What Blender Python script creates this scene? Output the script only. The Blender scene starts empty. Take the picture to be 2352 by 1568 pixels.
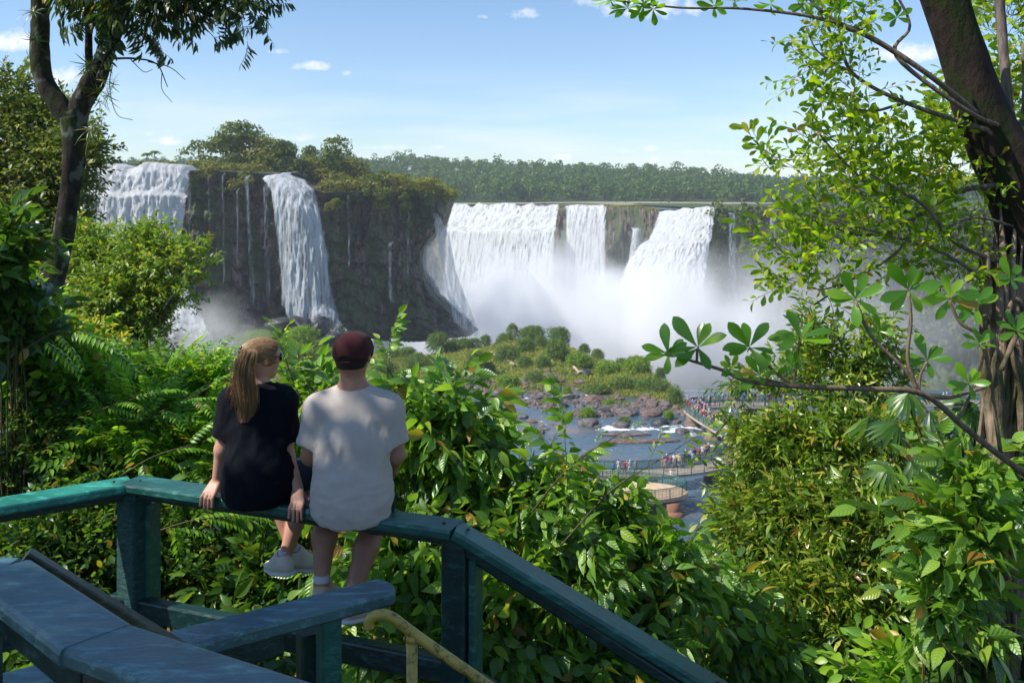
import bpy, math, random
import numpy as np
from mathutils import Vector, Matrix

# ------------------------------------------------------------------ camera, world, sun, exposure
SC = bpy.context.scene
COL = SC.collection
F_PX, HOR, CX = 2090.0, 460.0, 1176.0       # focal length and horizon of the photograph, in pixels of its 2352 px wide view
def P(px, py, d):                           # a point seen at (px, py) standing d metres away
    return Vector(((px - CX) / F_PX * d, d, (HOR - py) / F_PX * d))
cam = bpy.data.cameras.new('camera'); camo = bpy.data.objects.new('camera', cam); COL.objects.link(camo)
cam.sensor_width = 36; cam.lens = 36 * F_PX / 2352; cam.shift_y = -(784 - HOR) / 2352
cam.clip_start = 0.05; cam.clip_end = 6000
camo.rotation_euler = (math.radians(90), 0, 0)
cam.dof.use_dof = True; cam.dof.focus_distance = 5.6; cam.dof.aperture_fstop = 9.0
SC.camera = camo

SUN_DIR = Vector((-0.64, -0.20, 0.74)).normalized()
world = bpy.data.worlds.new('World'); SC.world = world; world.use_nodes = True
wn, wl = world.node_tree.nodes, world.node_tree.links
wn.clear()
w_out = wn.new('ShaderNodeOutputWorld'); w_bg = wn.new('ShaderNodeBackground'); w_bg.inputs['Strength'].default_value = 0.112
sky = wn.new('ShaderNodeTexSky'); sky.sky_type = 'NISHITA'; sky.sun_disc = False
sky.sun_elevation = math.asin(SUN_DIR.z)
sky.sun_rotation = math.atan2(SUN_DIR.x, SUN_DIR.y)
sky.air_density = 1.1; sky.dust_density = 0.2; sky.ozone_density = 2.4; sky.altitude = 200
# clouds: soft cumulus at fixed bearings plus thin veils low over the horizon, all from the direction of the sky
def wnode(t, **kw):
    n = wn.new(t)
    for k, v in kw.items():
        if k in n.inputs: n.inputs[k].default_value = v
        else: setattr(n, k, v)
    return n
def wmath(op, a, b=None, c=None, clamp=False):
    n = wn.new('ShaderNodeMath'); n.operation = op; n.use_clamp = clamp
    for i, v in enumerate((a, b, c)):
        if v is None: continue
        if isinstance(v, (int, float)): n.inputs[i].default_value = v
        else: wl.new(v, n.inputs[i])
    return n.outputs[0]
w_tc = wn.new('ShaderNodeTexCoord')
w_sep = wn.new('ShaderNodeSeparateXYZ'); wl.new(w_tc.outputs['Generated'], w_sep.inputs[0])
gx, gy, gz = w_sep.outputs
yy = wmath('MAXIMUM', gy, 0.02)
U = wmath('DIVIDE', gx, yy); V = wmath('DIVIDE', gz, yy)          # tangent-plane bearings
w_comb = wn.new('ShaderNodeCombineXYZ'); wl.new(U, w_comb.inputs[0]); wl.new(V, w_comb.inputs[1])
w_n = wn.new('ShaderNodeTexNoise'); wl.new(w_comb.outputs[0], w_n.inputs['Vector'])
w_n.inputs['Scale'].default_value = 55; w_n.inputs['Detail'].default_value = 6; w_n.inputs['Roughness'].default_value = 0.6
w_n2 = wn.new('ShaderNodeTexNoise'); w_map = wn.new('ShaderNodeMapping'); w_map.inputs['Scale'].default_value = (2.2, 16, 1)
wl.new(w_comb.outputs[0], w_map.inputs[0]); wl.new(w_map.outputs[0], w_n2.inputs['Vector'])
w_n2.inputs['Scale'].default_value = 1.6; w_n2.inputs['Detail'].default_value = 5
CLOUDS = [(30,100,60,32,1), (150,185,55,28,.8), (2085,125,95,30,1), (1800,322,34,14,.8), (385,325,40,14,.8), (345,310,22,8,.6), (1290,362,50,14,.9),
          (1500,372,22,18,.9), (715,155,50,12,.75), (1200,35,34,14,.5), (1480,20,150,34,.55), (1360,5,50,26,.6), (1830,375,100,20,.7),
          (640,120,20,8,.5), (560,345,60,14,.55), (470,372,60,12,.6), (900,340,120,8,.5), (1620,352,70,10,.5), (700,318,90,9,.45), (1450,345,60,10,.5), (1230,372,26,8,.6), (795,170,14,7,.4), (1110,40,12,6,.4), (420,30,150,36,.5), (1990,390,90,20,.6), (230,395,120,20,.5)]
tot = None
for (x, y, rx, ry, s) in CLOUDS:
    u0, v0 = (x - CX) / F_PX, (HOR - y) / F_PX
    a = wmath('MULTIPLY', wmath('SUBTRACT', U, u0), F_PX / rx); b = wmath('MULTIPLY', wmath('SUBTRACT', V, v0), F_PX / ry)
    b = wmath('MULTIPLY', b, wmath('ADD', wmath('MULTIPLY', wmath('LESS_THAN', b, 0.0), 0.7), 1.0))   # flatter base
    r2 = wmath('ADD', wmath('MULTIPLY', a, a), wmath('MULTIPLY', b, b))
    g = wmath('MULTIPLY', wmath('SUBTRACT', 1.25, r2, clamp=False), s)
    g = wmath('MAXIMUM', g, -1.0)
    tot = g if tot is None else wmath('MAXIMUM', tot, g)
cl = wmath('ADD', tot, wmath('MULTIPLY', wmath('SUBTRACT', w_n.outputs[0], 0.50), 4.2))
cl = wmath('MULTIPLY', cl, 0.62, clamp=True)
# low veil of thin cloud
veil = wmath('MULTIPLY', wmath('SUBTRACT', w_n2.outputs[0], 0.42), 3.0, clamp=True)
vm = wmath('SUBTRACT', 1.0, wmath('MULTIPLY', wmath('ABSOLUTE', wmath('SUBTRACT', V, 0.06)), 11.0), clamp=True)
veil = wmath('MULTIPLY', wmath('MULTIPLY', veil, vm), 0.75)
cl = wmath('MAXIMUM', cl, veil)
w_mix = wn.new('ShaderNodeMix'); w_mix.data_type = 'RGBA'
w_tint = wn.new('ShaderNodeMix'); w_tint.data_type = 'RGBA'; w_tint.blend_type = 'MULTIPLY'; w_tint.inputs[0].default_value = 1
wl.new(sky.outputs[0], w_tint.inputs[6]); w_tint.inputs[7].default_value = (.86, .94, 1.05, 1)
wl.new(cl, w_mix.inputs[0]); wl.new(w_tint.outputs[2], w_mix.inputs[6]); w_mix.inputs[7].default_value = (6.9, 7.0, 7.5, 1)
wl.new(w_mix.outputs[2], w_bg.inputs[0]); wl.new(w_bg.outputs[0], w_out.inputs[0])

sl = bpy.data.lights.new('sun', 'SUN'); sl.energy = 4.8; sl.angle = math.radians(0.53); sl.color = (1.0, 0.95, 0.87)
so = bpy.data.objects.new('sun', sl); COL.objects.link(so)
so.rotation_euler = SUN_DIR.to_track_quat('Z', 'Y').to_euler(); so.location = (-30, 0, 60)
SC.view_settings.view_transform = 'Standard'; SC.view_settings.look = 'None'
SC.view_settings.exposure = 0.5; SC.view_settings.gamma = 1.0; SC.view_settings.use_curve_mapping = False
SC.render.engine = 'CYCLES'
cy = SC.cycles
cy.use_denoising = True
cy.max_bounces = 12; cy.diffuse_bounces = 3; cy.glossy_bounces = 2; cy.transmission_bounces = 3; cy.transparent_max_bounces = 10
cy.volume_bounces = 8; cy.volume_max_steps = 64; cy.volume_step_rate = 1.0; cy.sample_clamp_indirect = 6.0
cy.caustics_reflective = False; cy.caustics_refractive = False

# ------------------------------------------------------------------ helpers
rng = np.random.default_rng(7)
random.seed(7)
def _hash(ix, iy, iz, seed):
    h = (ix.astype(np.int64) * 374761393 + iy.astype(np.int64) * 668265263 + iz.astype(np.int64) * 2147483647 + seed * 1274126177) & 0xffffffff
    h = ((h ^ (h >> 13)) * 1274126177) & 0xffffffff
    h = (h ^ (h >> 16)) & 0xffffff
    return h / float(0xffffff)
def vnoise(p, seed=0):
    p = np.asarray(p, float); i = np.floor(p); f = p - i; f = f * f * (3 - 2 * f)
    i = i.astype(np.int64); r = 0
    for dx in (0, 1):
        for dy in (0, 1):
            for dz in (0, 1):
                w = (f[..., 0] if dx else 1 - f[..., 0]) * (f[..., 1] if dy else 1 - f[..., 1]) * (f[..., 2] if dz else 1 - f[..., 2])
                r = r + w * _hash(i[..., 0] + dx, i[..., 1] + dy, i[..., 2] + dz, seed)
    return r * 2 - 1
def fbm(p, oct=4, seed=0, gain=0.5):
    p = np.asarray(p, float); a = 1.0; r = 0; t = 0
    for k in range(oct):
        r = r + a * vnoise(p * (2.03 ** k) + 17.3 * k, seed + k); t += a; a *= gain
    return r / t
def interp(x, tab, col):
    xs = [t[0] for t in tab]; ys = [t[col] for t in tab]
    return np.interp(x, xs, ys)

def link(o, parent=None):
    COL.objects.link(o)
    if parent is not None: o.parent = parent
    return o
def mesh_np(name, verts, quads=None, tris=None, mats=(), mq=None, mt=None, uv=None, smooth=True, parent=None):
    """one mesh object out of numpy arrays; mq / mt are the material numbers of quads / tris, uv is per vertex"""
    me = bpy.data.meshes.new(name)
    verts = np.ascontiguousarray(verts, np.float32)
    nq = 0 if quads is None else len(quads); nt = 0 if tris is None else len(tris)
    loops = []; starts = []; tot_ = []
    if nq: loops.append(np.asarray(quads).ravel()); starts.append(np.arange(nq) * 4); tot_.append(np.full(nq, 4))
    if nt: loops.append(np.asarray(tris).ravel()); starts.append(np.arange(nt) * 3 + nq * 4); tot_.append(np.full(nt, 3))
    loops = np.concatenate(loops).astype(np.int32); starts = np.concatenate(starts).astype(np.int32)
    me.vertices.add(len(verts)); me.vertices.foreach_set('co', verts.ravel())
    me.loops.add(len(loops)); me.loops.foreach_set('vertex_index', loops)
    me.polygons.add(nq + nt); me.polygons.foreach_set('loop_start', starts)
    try: me.polygons.foreach_set('loop_total', np.concatenate(tot_).astype(np.int32))
    except Exception: pass
    if mq is not None or mt is not None:
        mi = np.concatenate([np.zeros(nq, np.int32) if mq is None else np.asarray(mq, np.int32),
                             np.zeros(nt, np.int32) if mt is None else np.asarray(mt, np.int32)])
        me.polygons.foreach_set('material_index', mi)
    me.polygons.foreach_set('use_smooth', np.full(nq + nt, smooth))
    if uv is not None:
        l = me.uv_layers.new(name='uv'); l.data.foreach_set('uv', np.asarray(uv, np.float32)[loops].ravel())
    me.update(calc_edges=True); me.validate()
    for m in mats: me.materials.append(m)
    return link(bpy.data.objects.new(name, me), parent)
def tag(o, label=None, cat=None, group=None, kind=None):
    if label: o['label'] = label
    if cat: o['category'] = cat
    if group: o['group'] = group
    if kind: o['kind'] = kind
    return o
def empty(name, loc=(0, 0, 0), label=None, cat=None, group=None):
    o = bpy.data.objects.new(name, None); COL.objects.link(o); o.location = loc; o.empty_display_size = .1
    return tag(o, label, cat, group)
def grid_faces(nu, nv, wrap=False):
    a = np.arange(nu * nv).reshape(nu, nv)
    if wrap: a = np.concatenate([a, a[:1]], 0)
    return np.stack([a[:-1, :-1], a[1:, :-1], a[1:, 1:], a[:-1, 1:]], -1).reshape(-1, 4)
def merge(parts):
    """[(verts, quads or None, tris or None, mat)] -> arrays"""
    V, Q, T, MQ, MT = [], [], [], [], []; n = 0
    for v, q, t, m in parts:
        V.append(np.asarray(v, float))
        if q is not None and len(q): Q.append(np.asarray(q) + n); MQ.append(np.full(len(q), m))
        if t is not None and len(t): T.append(np.asarray(t) + n); MT.append(np.full(len(t), m))
        n += len(v)
    c = lambda L: np.concatenate(L) if L else None
    return c(V), c(Q), c(T), c(MQ), c(MT)
def build(name, parts, mats, parent=None, smooth=True):
    v, q, t, mq, mt = merge(parts)
    return mesh_np(name, v, q, t, mats, mq, mt, parent=parent, smooth=smooth)
def tube(pts, rad, n=8, cap=True, rough=0.0, seed=0):
    """tapered tube along points"""
    pts = np.asarray([tuple(p) for p in pts], float); k = len(pts)
    rad = np.broadcast_to(np.asarray(rad, float), (k,))
    t = np.gradient(pts, axis=0); t /= np.linalg.norm(t, axis=1)[:, None] + 1e-9
    up = np.array([0.31, 0.17, 0.93]); up = up - t[0] * up.dot(t[0]); 
    if np.linalg.norm(up) < 1e-3: up = np.array([1., 0, 0]) - t[0] * t[0][0]
    u = up / np.linalg.norm(up); rings = []
    ang = np.linspace(0, 2 * np.pi, n, endpoint=False)
    for i in range(k):
        u = u - t[i] * u.dot(t[i]); u /= np.linalg.norm(u) + 1e-9; w = np.cross(t[i], u)
        r = rad[i]
        ring = np.outer(np.cos(ang), u) + np.outer(np.sin(ang), w)
        if rough: 
            nn = fbm(pts[i] * 2.5 / max(rad.max() * 8, .01) + ring * 1.3, 3, seed); r = r * (1 + rough * nn)[:, None]
        rings.append(pts[i] + ring * r)
    v = np.concatenate(rings)
    a = np.arange(k * n).reshape(k, n); a = np.concatenate([a, a[:, :1]], 1)
    q = np.stack([a[:-1, :-1], a[:-1, 1:], a[1:, 1:], a[1:, :-1]], -1).reshape(-1, 4)
    tr = []
    if cap:
        v = np.concatenate([v, pts[:1], pts[-1:]]); c0, c1 = k * n, k * n + 1
        for j in range(n):
            tr.append((c0, (j + 1) % n, j)); tr.append((c1, (k - 1) * n + j, (k - 1) * n + (j + 1) % n))
    return v, q, np.array(tr, int).reshape(-1, 3)
def smooth_path(pts, n=6):
    """catmull-rom through points (tuples; extra columns such as radius are carried along)"""
    p = np.asarray([tuple(q) for q in pts], float); p = np.concatenate([2 * p[:1] - p[1:2], p, 2 * p[-1:] - p[-2:-1]])
    out = []
    for i in range(1, len(p) - 2):
        for s in np.linspace(0, 1, n, endpoint=False):
            a, b, c, d = p[i - 1], p[i], p[i + 1], p[i + 2]
            out.append(.5 * ((2 * b) + (-a + c) * s + (2 * a - 5 * b + 4 * c - d) * s * s + (-a + 3 * b - 3 * c + d) * s ** 3))
    out.append(p[-2]); return np.array(out)
def ptube(pts, n=8, seg=5, rough=0.0, seed=0):
    """tube through (px, py, depth, radius) rows"""
    w = [tuple(P(a, b, c)) + (r,) for a, b, c, r in pts]
    s = smooth_path(w, seg); return tube(s[:, :3], np.maximum(s[:, 3], .0008), n, True, rough, seed)
def beam(a, b, w, h, bev=0.008, up=(0, 0, 1), end_a=0.0, end_b=0.0):
    """a plank from a to b, top face centred on the line a-b, with bevelled long edges; end_* skews the ends (mitre)"""
    a, b = np.array(a, float), np.array(b, float); t = b - a; L = np.linalg.norm(t); t /= L
    up = np.array(up, float); up -= t * up.dot(t); up /= np.linalg.norm(up); s = np.cross(t, up)
    c = [(-w/2 + bev, 0), (w/2 - bev, 0), (w/2 - bev*.3, -bev*.3), (w/2, -bev), (w/2, -h + bev), (w/2 - bev, -h), (-w/2 + bev, -h), (-w/2, -h + bev), (-w/2, -bev), (-w/2 + bev*.3, -bev*.3)]
    k = 24; v = []
    for i in range(k + 1):
        q = i / k
        for (x, z) in c:
            sh = (end_a * x * (1 - q) if True else 0) + end_b * x * q
            v.append(a + t * (L * q + sh) + s * x + up * z)
    v = np.array(v); m = len(c)
    A = np.arange((k + 1) * m).reshape(k + 1, m); A = np.concatenate([A, A[:, :1]], 1)
    q = np.stack([A[:-1, :-1], A[1:, :-1], A[1:, 1:], A[:-1, 1:]], -1).reshape(-1, 4)
    v = np.concatenate([v, v[:m].mean(0)[None], v[-m - 0:][-m:].mean(0)[None]]); c0 = len(v) - 2
    tr = [(c0, j, (j + 1) % m) for j in range(m)] + [(c0 + 1, k * m + (j + 1) % m, k * m + j) for j in range(m)]
    return v, q, np.array(tr)

# ------------------------------------------------------------------ materials
def new_mat(name):
    m = bpy.data.materials.new(name); m.use_nodes = True; nt = m.node_tree; nt.nodes.clear()
    return m, nt, nt.nodes, nt.links
class N:
    """tiny node builder"""
    def __init__(s, name):
        s.m, s.t, s.n, s.l = new_mat(name); s.out = s.n.new('ShaderNodeOutputMaterial')
    def put(s, sock, v):
        if v is None: return
        if hasattr(v, 'links') or isinstance(v, bpy.types.NodeSocket): s.l.new(v, sock)
        else:
            if isinstance(v, tuple) and len(v) == 3 and sock.type == 'RGBA': v = v + (1,)
            sock.default_value = v
    def node(s, t, props=None, **ins):
        n = s.n.new(t)
        for k, v in (props or {}).items(): setattr(n, k, v)
        for k, v in ins.items(): s.put(n.inputs[k.replace('_', ' ')], v)
        return n
    def math(s, op, a, b=None, clamp=False):
        n = s.n.new('ShaderNodeMath'); n.operation = op; n.use_clamp = clamp; s.put(n.inputs[0], a); s.put(n.inputs[1], b); return n.outputs[0]
    def pos(s): return s.n.new('ShaderNodeNewGeometry').outputs['Position']
    def island(s): return s.n.new('ShaderNodeNewGeometry').outputs['Random Per Island']
    def obj(s): return s.n.new('ShaderNodeTexCoord').outputs['Object']
    def uv(s): return s.n.new('ShaderNodeTexCoord').outputs['UV']
    def noise(s, vec=None, scale=5, detail=4, rough=.55, stretch=None, dist=0.0):
        if stretch is not None:
            mp = s.n.new('ShaderNodeMapping'); mp.inputs['Scale'].default_value = stretch
            s.l.new(vec if vec is not None else s.pos(), mp.inputs[0]); vec = mp.outputs[0]
        n = s.n.new('ShaderNodeTexNoise')
        if vec is None: vec = s.pos()
        s.l.new(vec, n.inputs['Vector']); n.inputs['Scale'].default_value = scale; n.inputs['Detail'].default_value = detail
        n.inputs['Roughness'].default_value = rough; n.inputs['Distortion'].default_value = dist
        return n.outputs[0]
    def ramp(s, fac, stops, interp='LINEAR'):
        n = s.n.new('ShaderNodeValToRGB'); n.color_ramp.interpolation = interp; e = n.color_ramp.elements
        while len(e) < len(stops): e.new(0.5)
        for i, (p, c) in enumerate(stops):
            e[i].position = p; e[i].color = (c, c, c, 1) if isinstance(c, (int, float)) else tuple(c) + (1,)
        s.put(n.inputs[0], fac); return n.outputs[0]
    def mix(s, f, a, b, blend='MIX'):
        n = s.n.new('ShaderNodeMix'); n.data_type = 'RGBA'; n.blend_type = blend
        s.put(n.inputs[0], f); s.put(n.inputs[6], a); s.put(n.inputs[7], b); return n.outputs[2]
    def bump(s, h, strength=.5, dist=.05, normal=None):
        n = s.n.new('ShaderNodeBump'); n.inputs['Strength'].default_value = strength; n.inputs['Distance'].default_value = dist
        s.l.new(h, n.inputs['Height'])
        if normal: s.l.new(normal, n.inputs['Normal'])
        return n.outputs[0]
    def pbr(s, color, rough=.6, normal=None, spec=.5, **kw):
        n = s.n.new('ShaderNodeBsdfPrincipled'); s.put(n.inputs['Base Color'], color); s.put(n.inputs['Roughness'], rough)
        n.inputs['Specular IOR Level'].default_value = spec
        if normal: s.l.new(normal, n.inputs['Normal'])
        for k, v in kw.items(): s.put(n.inputs[k.replace('_', ' ')], v)
        return n.outputs[0]
    def trans(s, color, normal=None):
        n = s.n.new('ShaderNodeBsdfTranslucent'); s.put(n.inputs[0], color)
        if normal: s.l.new(normal, n.inputs['Normal'])
        return n.outputs[0]
    def clear(s): return s.n.new('ShaderNodeBsdfTransparent').outputs[0]
    def mixs(s, f, a, b):
        n = s.n.new('ShaderNodeMixShader'); s.put(n.inputs[0], f); s.l.new(a, n.inputs[1]); s.l.new(b, n.inputs[2]); return n.outputs[0]
    def done(s, surf=None, vol=None):
        if surf: s.l.new(surf, s.out.inputs['Surface'])
        if vol: s.l.new(vol, s.out.inputs['Volume'])
        return s.m

def leaf_mat(name, stops, trans=(.22, .42, .03), tmix=.35, rough=.38, veins=False, spec=.5, bigs=.9):
    n = N(name); c = n.ramp(n.island(), [(p * .965, k) for p, k in stops] + [(.975, (.38, .27, .05)), (1, (.20, .10, .035))] if bigs > .55 else stops)
    big = n.noise(scale=bigs, detail=2)
    c = n.mix(n.ramp(big, [(.3, 0), (.7, .45)]), c, n.mix(1.0, c, (1.25, 1.15, .7), 'MULTIPLY'))
    nor = None
    if veins:
        sp = n.node('ShaderNodeSeparateXYZ'); n.l.new(n.uv(), sp.inputs[0]); u, v = sp.outputs[0], sp.outputs[1]
        au = n.math('ABSOLUTE', u)
        rib = n.math('SUBTRACT', 1.0, n.math('MULTIPLY', au, 14.0), clamp=True)
        w = n.math('SINE', n.math('MULTIPLY', n.math('SUBTRACT', v, n.math('MULTIPLY', au, .22)), 44.0))
        side = n.math('MULTIPLY', n.math('SUBTRACT', w, .75, clamp=True), 2.2)
        vein = n.math('MAXIMUM', rib, side)
        c = n.mix(n.math('MULTIPLY', vein, .45), c, (.16, .26, .06))
        nor = n.bump(n.math('SUBTRACT', w, n.math('MULTIPLY', rib, 2.0)), .35, .003)
    c = n.mix(1.0, c, (1.22, 1.10, .85), 'MULTIPLY')
    p = n.pbr(c, rough, nor, spec)
    tc = n.mix(.5, n.mix(1.0, c, (3.2, 3.0, 1.2), 'MULTIPLY'), trans)
    return n.done(n.mixs(tmix, p, n.trans(tc)))
def bark_mat(name, a, b, scale=14, stretch=(1, 1, .25), bump=.6, dist=.02, moss=None, lich=None):
    n = N(name); o = n.pos()
    x = n.noise(o, scale, 6, .65, stretch); c = n.ramp(x, [(.3, a), (.7, b)])
    if moss: c = n.mix(n.ramp(n.noise(o, 3.2, 5, .6), [(.5, 0), (.62, .85)]), c, moss)
    if lich: c = n.mix(n.ramp(n.noise(o, 6.5, 4, .5), [(.56, 0), (.62, .75)]), c, lich)
    return n.done(n.pbr(c, .9, n.bump(x, bump, dist), .15))
# ------------------------------------------------------------------ terrain, cliffs, falls
def m_rock():
    n = N('wet_basalt'); o = n.pos()
    s = n.noise(o, .5, 9, .68, (1.0, 1.0, .16)); c = n.ramp(s, [(.34, (.006, .008, .012)), (.46, (.05, .045, .05)), (.54, (.15, .085, .07)), (.66, (.33, .26, .21))])
    g = n.noise(o, .16, 6, .62, (1, 1, .35))
    c = n.mix(n.ramp(g, [(.45, 0), (.56, .85)]), c, n.mix(n.noise(o, .8, 5), (.02, .05, .02), (.11, .15, .04)))
    big = n.noise(o, .5, 8, .7)
    return n.done(n.pbr(c, .65, n.bump(n.math('ADD', s, big), .9, 1.2), .4))
def m_rock_dry():
    n = N('brown_rock'); o = n.pos(); s = n.noise(o, 1.1, 8, .68)
    c = n.ramp(s, [(.3, (.045, .035, .032)), (.5, (.14, .098, .08)), (.7, (.30, .215, .17))])
    c = n.mix(n.ramp(n.noise(o, .3, 3), [(.5, 0), (.65, .6)]), c, (.05, .05, .055))
    return n.done(n.pbr(c, .85, n.bump(s, .9, .35), .3))
def m_greencliff():
    n = N('overgrown_cliff'); o = n.pos(); s = n.noise(o, .22, 8, .7, (1, 1, .5))
    c = n.ramp(s, [(.32, (.02, .025, .02)), (.47, (.05, .085, .03)), (.62, (.09, .15, .04)), (.75, (.14, .11, .06))])
    return n.done(n.pbr(c, .9, n.bump(s, 1, 3.0), .2))
M_ROCK, M_DRY, M_GCLIFF = m_rock(), m_rock_dry(), m_greencliff()
def m_fall(name, dens=.5, soft=.18, tint=(.86, .89, .92), sx=.55, sz=.035, ew=9.0):
    n = N(name); o = n.pos()
    sp = n.node('ShaderNodeSeparateXYZ'); n.l.new(n.uv(), sp.inputs[0]); u, v = sp.outputs[0], sp.outputs[1]
    st = n.noise(o, 1.0, 7, .68, (sx, sx, sz)); fine = n.noise(o, 1.0, 6, .7, (sx * 3, sx * 3, sz * 4))
    h = n.math('ADD', n.math('MULTIPLY', st, .62), n.math('MULTIPLY', fine, .38))
    edge = n.math('MULTIPLY', n.math('MINIMUM', u, n.math('SUBTRACT', 1.0, u)), ew, clamp=True)
    fadeb = n.math('MULTIPLY', n.math('SUBTRACT', v, .82, clamp=True), 2.2)
    cov = n.math('ADD', n.math('MULTIPLY', n.math('SUBTRACT', h, .5), 1.25), n.math('ADD', .5 + dens * .5, n.math('SUBTRACT', n.math('MULTIPLY', n.math('SUBTRACT', edge, 1.0), .5), fadeb)))
    a = n.ramp(cov, [(.58, 0), (.58 + soft, 1)])
    c = n.mix(n.ramp(h, [(.32, 0), (.55, 1)]), tuple(k * .62 for k in tint), tint)
    p = n.pbr(c, .7, n.bump(h, .6, 1.2), .2)
    s = n.mixs(.4, p, n.trans(tint))
    return n.done(n.mixs(a, n.clear(), s))
M_FALL = m_fall('falling_water', .68, .3, (.66, .70, .74))
M_FALL_TOP = m_fall('bright_falling_water', 1.0, .2, (.74, .76, .77), .5, .06, 22.0)
M_CURT = m_fall('curtain_falling_water', .70, .25, (.72, .75, .75), .30, .022, 30.0)
M_SOFT = m_fall('soft_falling_water', .56, .4, (.8, .83, .85), .8, .03)
M_THIN = m_fall('thin_falling_water', .34, .5, (.8, .85, .9), 1.1, .05, 4.0)

def cliff(name, tab, mat, nv=46, ns=240, rough=3.0, skirt=0.0, ridge=1.0, seed=0, shiftf=None, back=60, top_mat=None, ledge=.9):
    """rock wall along a rim: rows (px, depth, py of the rim, py of the foot); skirt pushes the foot forward"""
    pxs = np.linspace(tab[0][0], tab[-1][0], ns)
    d = interp(pxs, tab, 1); yt = interp(pxs, tab, 2); yb = interp(pxs, tab, 3)
    zt = (HOR - yt) / F_PX * d; zb = (HOR - yb) / F_PX * d; x = (pxs - CX) / F_PX * d
    t = np.linspace(0, 1, nv); tt = t[None, :]
    X = np.repeat(x[:, None], nv, 1); Y = np.repeat(d[:, None], nv, 1); Z = zt[:, None] * (1 - tt) + zb[:, None] * tt
    prof = np.interp(t, [0, .06, .3, .7, .88, 1], [-.6, .0, .35, .55, -.1, -1.0])[None, :]
    Y = Y + prof * 2.2 * rough / 3 - skirt * np.clip(tt - .72, 0, 1) ** 1.4 * 6
    if shiftf is not None: X = X + shiftf(pxs)[:, None] * np.interp(t, [0, .18, .38, .55, .75, 1], [0, -2.5, -9.5, -10, -5, 7.5])[None, :]
    q = np.stack([X, Y, Z], -1)
    n1 = fbm(q * np.array([.10, .10, .018]) * ridge, 5, seed, .55); n2 = fbm(q * np.array([.4, .4, .22]), 4, seed + 9)
    n3 = np.abs(fbm(q * np.array([.04, .04, .16]), 3, seed + 4))
    fade = np.clip(tt * 14, .35, 1); strat = (Z * .17 + n1 * 1.3 + 50) % 1.0; strat2 = (Z * .43 + n2 * 1.1 + 50) % 1.0; Y = Y + ledge * (strat ** 2 * 2.2 + strat2 ** 2 * .9) * fade; blk = vnoise(q * np.array([.16, .16, .07]), seed + 40); Y = Y + ledge * np.round(blk * 3) * .9 * fade
    Y = Y + fade * (n1 * rough * 1.7 + n2 * rough * .75 + n3 * rough * .6); X = X + n2 * rough * .25
    # the ground on top, running back
    top = []
    for k, (by, bz) in enumerate(((1.5, .2), (6, .5), (back * .4, 1.0), (back, 1.2))):
        top.append(np.stack([X[:, 0], Y[:, 0] + by, Z[:, 0] + bz * 1.0 + n2[:, 0] * .6], -1))
    top = np.stack(top[::-1], 1)
    g = np.concatenate([top, np.stack([X, Y, Z], -1)], 1)
    q = grid_faces(ns, g.shape[1])
    return mesh_np(name, g.reshape(-1, 3), q, mats=[mat])
LEFT = [(-420, 205, 372, 812), (0, 222, 378, 800), (190, 236, 383, 790), (430, 240, 388, 785), (600, 244, 398, 780), (640, 246, 402, 778), (740, 250, 442, 775), (850, 256, 440, 780),
        (930, 262, 440, 782), (1000, 268, 448, 775), (1030, 272, 455, 765), (1044, 282, 456, 755), (1046, 300, 458, 750)]
left_cliff = tag(cliff('cliff', LEFT, M_ROCK, 110, 700, 3.4, 1.4, 1.3, 3, lambda p: np.clip((p - 900) / 140, 0, 1) ** 1.3, 40), kind='structure')
FAR = [(940, 640, 478, 700), (1040, 590, 478, 720), (1120, 545, 478, 740), (1200, 512, 478, 760), (1290, 478, 476, 800), (1395, 446, 476, 800), (1470, 408, 478, 820), (1510, 392, 486, 840), (1560, 372, 488, 850), (1640, 352, 490, 860)]
far_cliff = tag(cliff('cliff', FAR, M_ROCK, 40, 300, 3.0, .6, 1.0, 13, None, 250), kind='structure')
RIGHT = [(1632, 352, 484, 860), (1660, 346, 480, 862), (1760, 338, 480, 870), (1900, 326, 482, 880), (2050, 312, 484, 895), (2200, 300, 484, 905), (2352, 290, 480, 915), (2700, 260, 470, 940)]
right_cliff = tag(cliff('cliff', RIGHT, M_GCLIFF, 50, 300, 4.5, 3.0, 1.0, 23, None, 250), kind='structure')

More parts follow.
